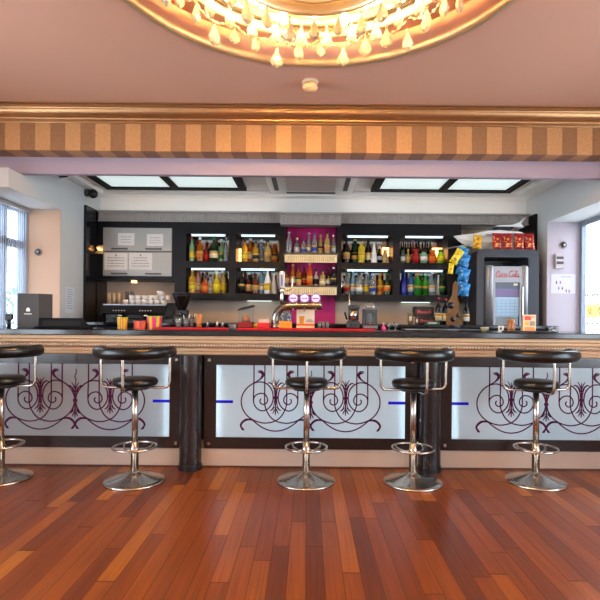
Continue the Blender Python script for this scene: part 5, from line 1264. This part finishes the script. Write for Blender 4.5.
L = [(-0.085, 0.0), (0.09, 0.0), (0.10, 0.10), (0.075, 0.14), (0.085, 0.22), (0.06, 0.30), (0.07, 0.45), (0.03, 0.49), (0.0, 0.45), (-0.01, 0.33), (-0.06, 0.25), (-0.05, 0.17), (-0.09, 0.12)]
L = [(x_ * 0.8, z_ * 0.95) for x_, z_ in L]; b = MB(); b.prism(L, -0.003, 0.003); b.build('card', mat('brown_card', '#6e5030', 0.8, vary=0.2, nscale=25), t)
for cx2, cz2, q in ((-0.02, 0.205, 0.035), (0.0, 0.06, 0.028), (0.055, 0.10, 0.02)): MB().cyl((cx2, -0.0045, cz2), (cx2, -0.003, cz2), q, 18).build('dark_cutout', M_BLACK, t)

# ------------------------------------------------------------------ side walls: papers, dials, controls, blinds
def dial(x, y, z, label, r=0.045):
    t = thing('wall_vent', label, 'wall vent', (x, y, z), group='round grey vents on the window piers')
    b = MB(); b.cyl((0, 0, 0), (0, -0.012, 0), r, 24); b.build('ring', M_STEEL if False else mat('grey_vent', '#8a8280', 0.5), t)
    b = MB(); b.cyl((0, -0.012, 0), (0, -0.016, 0), r * 0.72, 20); b.build('grille', M_DGREY, t)
    b = MB(); b.cyl((0, -0.016, 0), (0, -0.02, 0), r * 0.3, 14); b.build('hub', M_SILVER, t)
p = W(38.5, 252, 5.09); dial(p[0], 5.0915, p[2], 'round grey vent on the cream pier above the dark grey box', 0.038)
p = W(563.5, 245, 5.51); dial(p[0], 5.5115, p[2], 'round grey vent on the lavender pier above the control box', 0.040)
p = W(559, 261, 5.51)
t = thing('wall_controller', 'pale wall control box with two dark displays on the lavender pier', 'control box', (p[0], 5.5115, p[2]))
MB().bevbox(-0.05, 0.05, -0.025, 0.0, -0.085, 0.075, 0.004).build('case', mat('pale_control_case', '#a89c9e', 0.5), t)
for z in (0.032, -0.022): MB().box(-0.038, 0.038, -0.0275, -0.025, z - 0.014, z + 0.014).build('display', M_DGREY, t)
x, z, w, h = pz(551, 575.5, 274, 293.5, 5.51)
t = thing('poster', 'white poster with tiny figures on the lavender pier under the control box', 'poster', (x, 5.5115, z))
MB().box(-w / 2, w / 2, -0.002, 0, -h / 2, h / 2).build('sheet', mat('lilac_white_paper', '#b9b4c6', 0.7), t)
b = MB()
for k, (u, v) in enumerate(((-0.28, 0.05), (-0.12, 0.05), (-0.18, -0.25), (-0.04, -0.25), (0.12, -0.38), (0.24, -0.40))):
    b.box(u * w - 0.007, u * w + 0.007, -0.003, -0.002, v * h - 0.012, v * h + 0.010, k % 3); b.cyl((u * w, -0.003, v * h + 0.016), (u * w, -0.002, v * h + 0.016), 0.006, 8, k % 3)
for k in range(9): b.box(-w * 0.08 + k * w * 0.045, -w * 0.08 + k * w * 0.045 + w * 0.03, -0.003, -0.002, h * 0.34, h * 0.38, 3)
b.build('printed_figures', [M_DGREY, mat('print_red', '#a84a4e', 0.7), mat('print_blue', '#5a5a8a', 0.7), M_INK], t)
# paper on the side wall (faces into the bar)
pa = W(65.5, 300, XL / ((65.5 - CX) / F)); pb = W(74, 300, XL / ((74 - CX) / F))
ya, yb = pa[1], pb[1]; za, zb_ = W(70, 287, 5.25)[2], W(70, 313, 5.25)[2]
t = thing('paper_sign', 'white paper sheet on the pale wall behind the till terminal', 'notice', (XL, (ya + yb) / 2, (za + zb_) / 2))
w = (yb - ya) / 2; h = (za - zb_) / 2
MB().box(0.0005, 0.002, -w, w, -h, h).build('sheet', mat('blueish_paper', '#ccd2dc', 0.8), t)
b = MB()
for k in range(9): b.box(0.002, 0.003, -w * 0.75, w * (0.3 + 0.4 * ((k * 7) % 3) / 2), h * 0.8 - k * h * 0.18, h * 0.8 - k * h * 0.18 + h * 0.05)
b.build('printed_lines', mat('blue_grey_print', '#8a93a8', 0.8), t)
# vertical blind in the left window
t = thing('vertical_blind', 'pale vertical slat blind hanging in the window beside the cream pier', 'blind', (-2.86, 4.77, 2.325))
b = MB(); b.box(-0.03, 0.03, -0.325, 0.325, -0.03, 0.0); b.build('head_rail', M_SILVER, t)
b = MB(); y = -0.30
while y < 0.32:
    b.box(-0.006, 0.006, y, y + 0.003, -1.17, -0.03); y += 0.036
b.build('slats', M_SHEER, t)
t = thing('garden_shrub', 'green shrub outside the window beyond the striped blind', 'shrub', (-3.78, 6.45, -0.30))
b = MB(); rr = random.Random(11)
for k in range(420):
    a, q = rr.uniform(0, 2 * PI), rr.uniform(0.05, 0.34); z = rr.uniform(0.5, 1.9); w_ = q * (1.15 - 0.3 * abs(z - 1.1))
    c = Vector((w_ * math.cos(a), w_ * math.sin(a), z)); d1 = Vector((rr.uniform(-1, 1), rr.uniform(-1, 1), rr.uniform(-1, 1))).normalized() * 0.05; d2 = d1.cross(Vector((rr.uniform(-1, 1), rr.uniform(-1, 1), 0.3))).normalized() * 0.022
    b.add([c - d1, c + d2, c + d1, c - d2], [(0, 1, 2, 3)])
o = b.build('foliage', mat('shrub_leaf', '#4f7a52', 0.6, vary=0.3, nscale=9), t, fix=False); o['kind'] = 'stuff'
b = MB()
for k in range(5): b.tube([(0.02 * math.cos(k * 1.3), 0.02 * math.sin(k * 1.3), 0.0), (0.14 * math.cos(k * 1.3), 0.14 * math.sin(k * 1.3), 0.9 + 0.1 * k)], [0.02, 0.008], 6)
b.build('stems', mat('shrub_bark', '#5a4632', 0.8), t)
# terrace railing with yellow banner outside the right window
t = thing('terrace_railing', 'thin dark railing outside the bright window beside the lavender pier', 'railing', (3.55, 6.2, -0.30))
b = MB()
b.box(-0.015, 0.015, -1.4, 1.4, 1.86, 1.885); b.box(-0.015, 0.015, -1.4, 1.4, 1.50, 1.52)
b.build('rails', M_DGREY, t)
b = MB(); y = -1.39
while y < 1.39: b.box(-0.006, 0.006, y, y + 0.012, 0.0, 1.86); y += 0.11
b.build('bars', M_DGREY, t)
t = thing('banner', 'yellow banner tied to the railing outside the bright window', 'banner', (3.52, 6.2, 1.285))
MB().box(-0.006, 0.0, -0.55, 0.55, 0, 0.165).build('cloth', mat('yellow_banner', '#dca616', 0.6, vary=0.12, nscale=9), t)
b = MB()
for k in range(3):
    y = 0.05 - k * 0.22
    b.tube(smooth([(-0.008, y, 0.04), (-0.008, y - 0.05, 0.11), (-0.008, y - 0.02, 0.13), (-0.008, y + 0.02, 0.07), (-0.008, y - 0.07, 0.05)], 4), 0.006, 6)
b.build('dark_lettering', mat('banner_ink', '#6a4a1a', 0.6), t)
for k in range(2):
    b = MB(); b.cyl((-0.003, -0.5 + k, 0.165), (0.02, -0.5 + k, 0.215), 0.003, 6); b.build('cord', M_BLACK, t)

# ------------------------------------------------------------------ light
wd = bpy.data.worlds.new('daylight'); SC.world = wd; wd.use_nodes = True
wn = wd.node_tree; bg = wn.nodes['Background']
tcw = wn.nodes.new('ShaderNodeTexCoord'); sx = wn.nodes.new('ShaderNodeSeparateXYZ'); rp = wn.nodes.new('ShaderNodeValToRGB')
wn.links.new(tcw.outputs['Generated'], sx.inputs[0]); wn.links.new(sx.outputs[2], rp.inputs[0])
rp.color_ramp.elements[0].color = rgb('#e6e8ea'); rp.color_ramp.elements[1].color = rgb('#cfe0f2')
wn.links.new(rp.outputs[0], bg.inputs['Color']); bg.inputs['Strength'].default_value = 9.5
def portal(x, y, z, sx_, sy_, rot):
    l = bpy.data.lights.new('window_daylight', 'AREA'); l.shape = 'RECTANGLE'; l.size = sx_; l.size_y = sy_
    l.cycles.is_portal = True
    o = bpy.data.objects.new('window_daylight', l); COL.objects.link(o); o.location = (x, y, z); o.rotation_euler = rot
for (a, c, s0, h) in OPL:
    portal(WL - 0.28, (a + c) / 2, (s0 + h) / 2, h - s0, c - a, (0, -PI / 2, 0)); portal(WR + 0.28, (a + c) / 2, (s0 + h) / 2, h - s0, c - a, (0, PI / 2, 0))
for (a, c, s0, h) in OPF: portal((a + c) / 2, YF - 0.18, (s0 + h) / 2, c - a, h - s0, (PI / 2, 0, 0))
for (x, op, r_) in ((XL - TW + 0.08, BWL, -PI / 2), (XR + TW - 0.08, BWR, PI / 2)):
    a, c, s0, h = op; portal(x, (a + c) / 2, (s0 + h) / 2, h - s0, c - a, (0, r_, 0))

# ------------------------------------------------------------------ camera
cam = bpy.data.cameras.new('camera'); co = bpy.data.objects.new('camera', cam); COL.objects.link(co); SC.camera = co
cam.sensor_fit = 'HORIZONTAL'; cam.sensor_width = 36; cam.lens = 36 * F / 600; cam.shift_x = -8 / 600; cam.shift_y = 18 / 600
cam.clip_start = 0.05; cam.clip_end = 100
co.matrix_world = Matrix.Translation((0, 0, CAMZ)) @ Matrix.Rotation(PI / 2, 4, 'X') @ Matrix.Rotation(TH, 4, 'Z')
SC.view_settings.view_transform = 'Standard'; SC.view_settings.look = 'None'; SC.view_settings.exposure = 0.74; SC.view_settings.gamma = 1.0
SC.view_settings.use_curve_mapping = False
SC.cycles.use_denoising = True; SC.cycles.max_bounces = 8; SC.cycles.diffuse_bounces = 5; SC.cycles.sample_clamp_indirect = 6.0
SC.cycles.caustics_reflective = False; SC.cycles.caustics_refractive = False
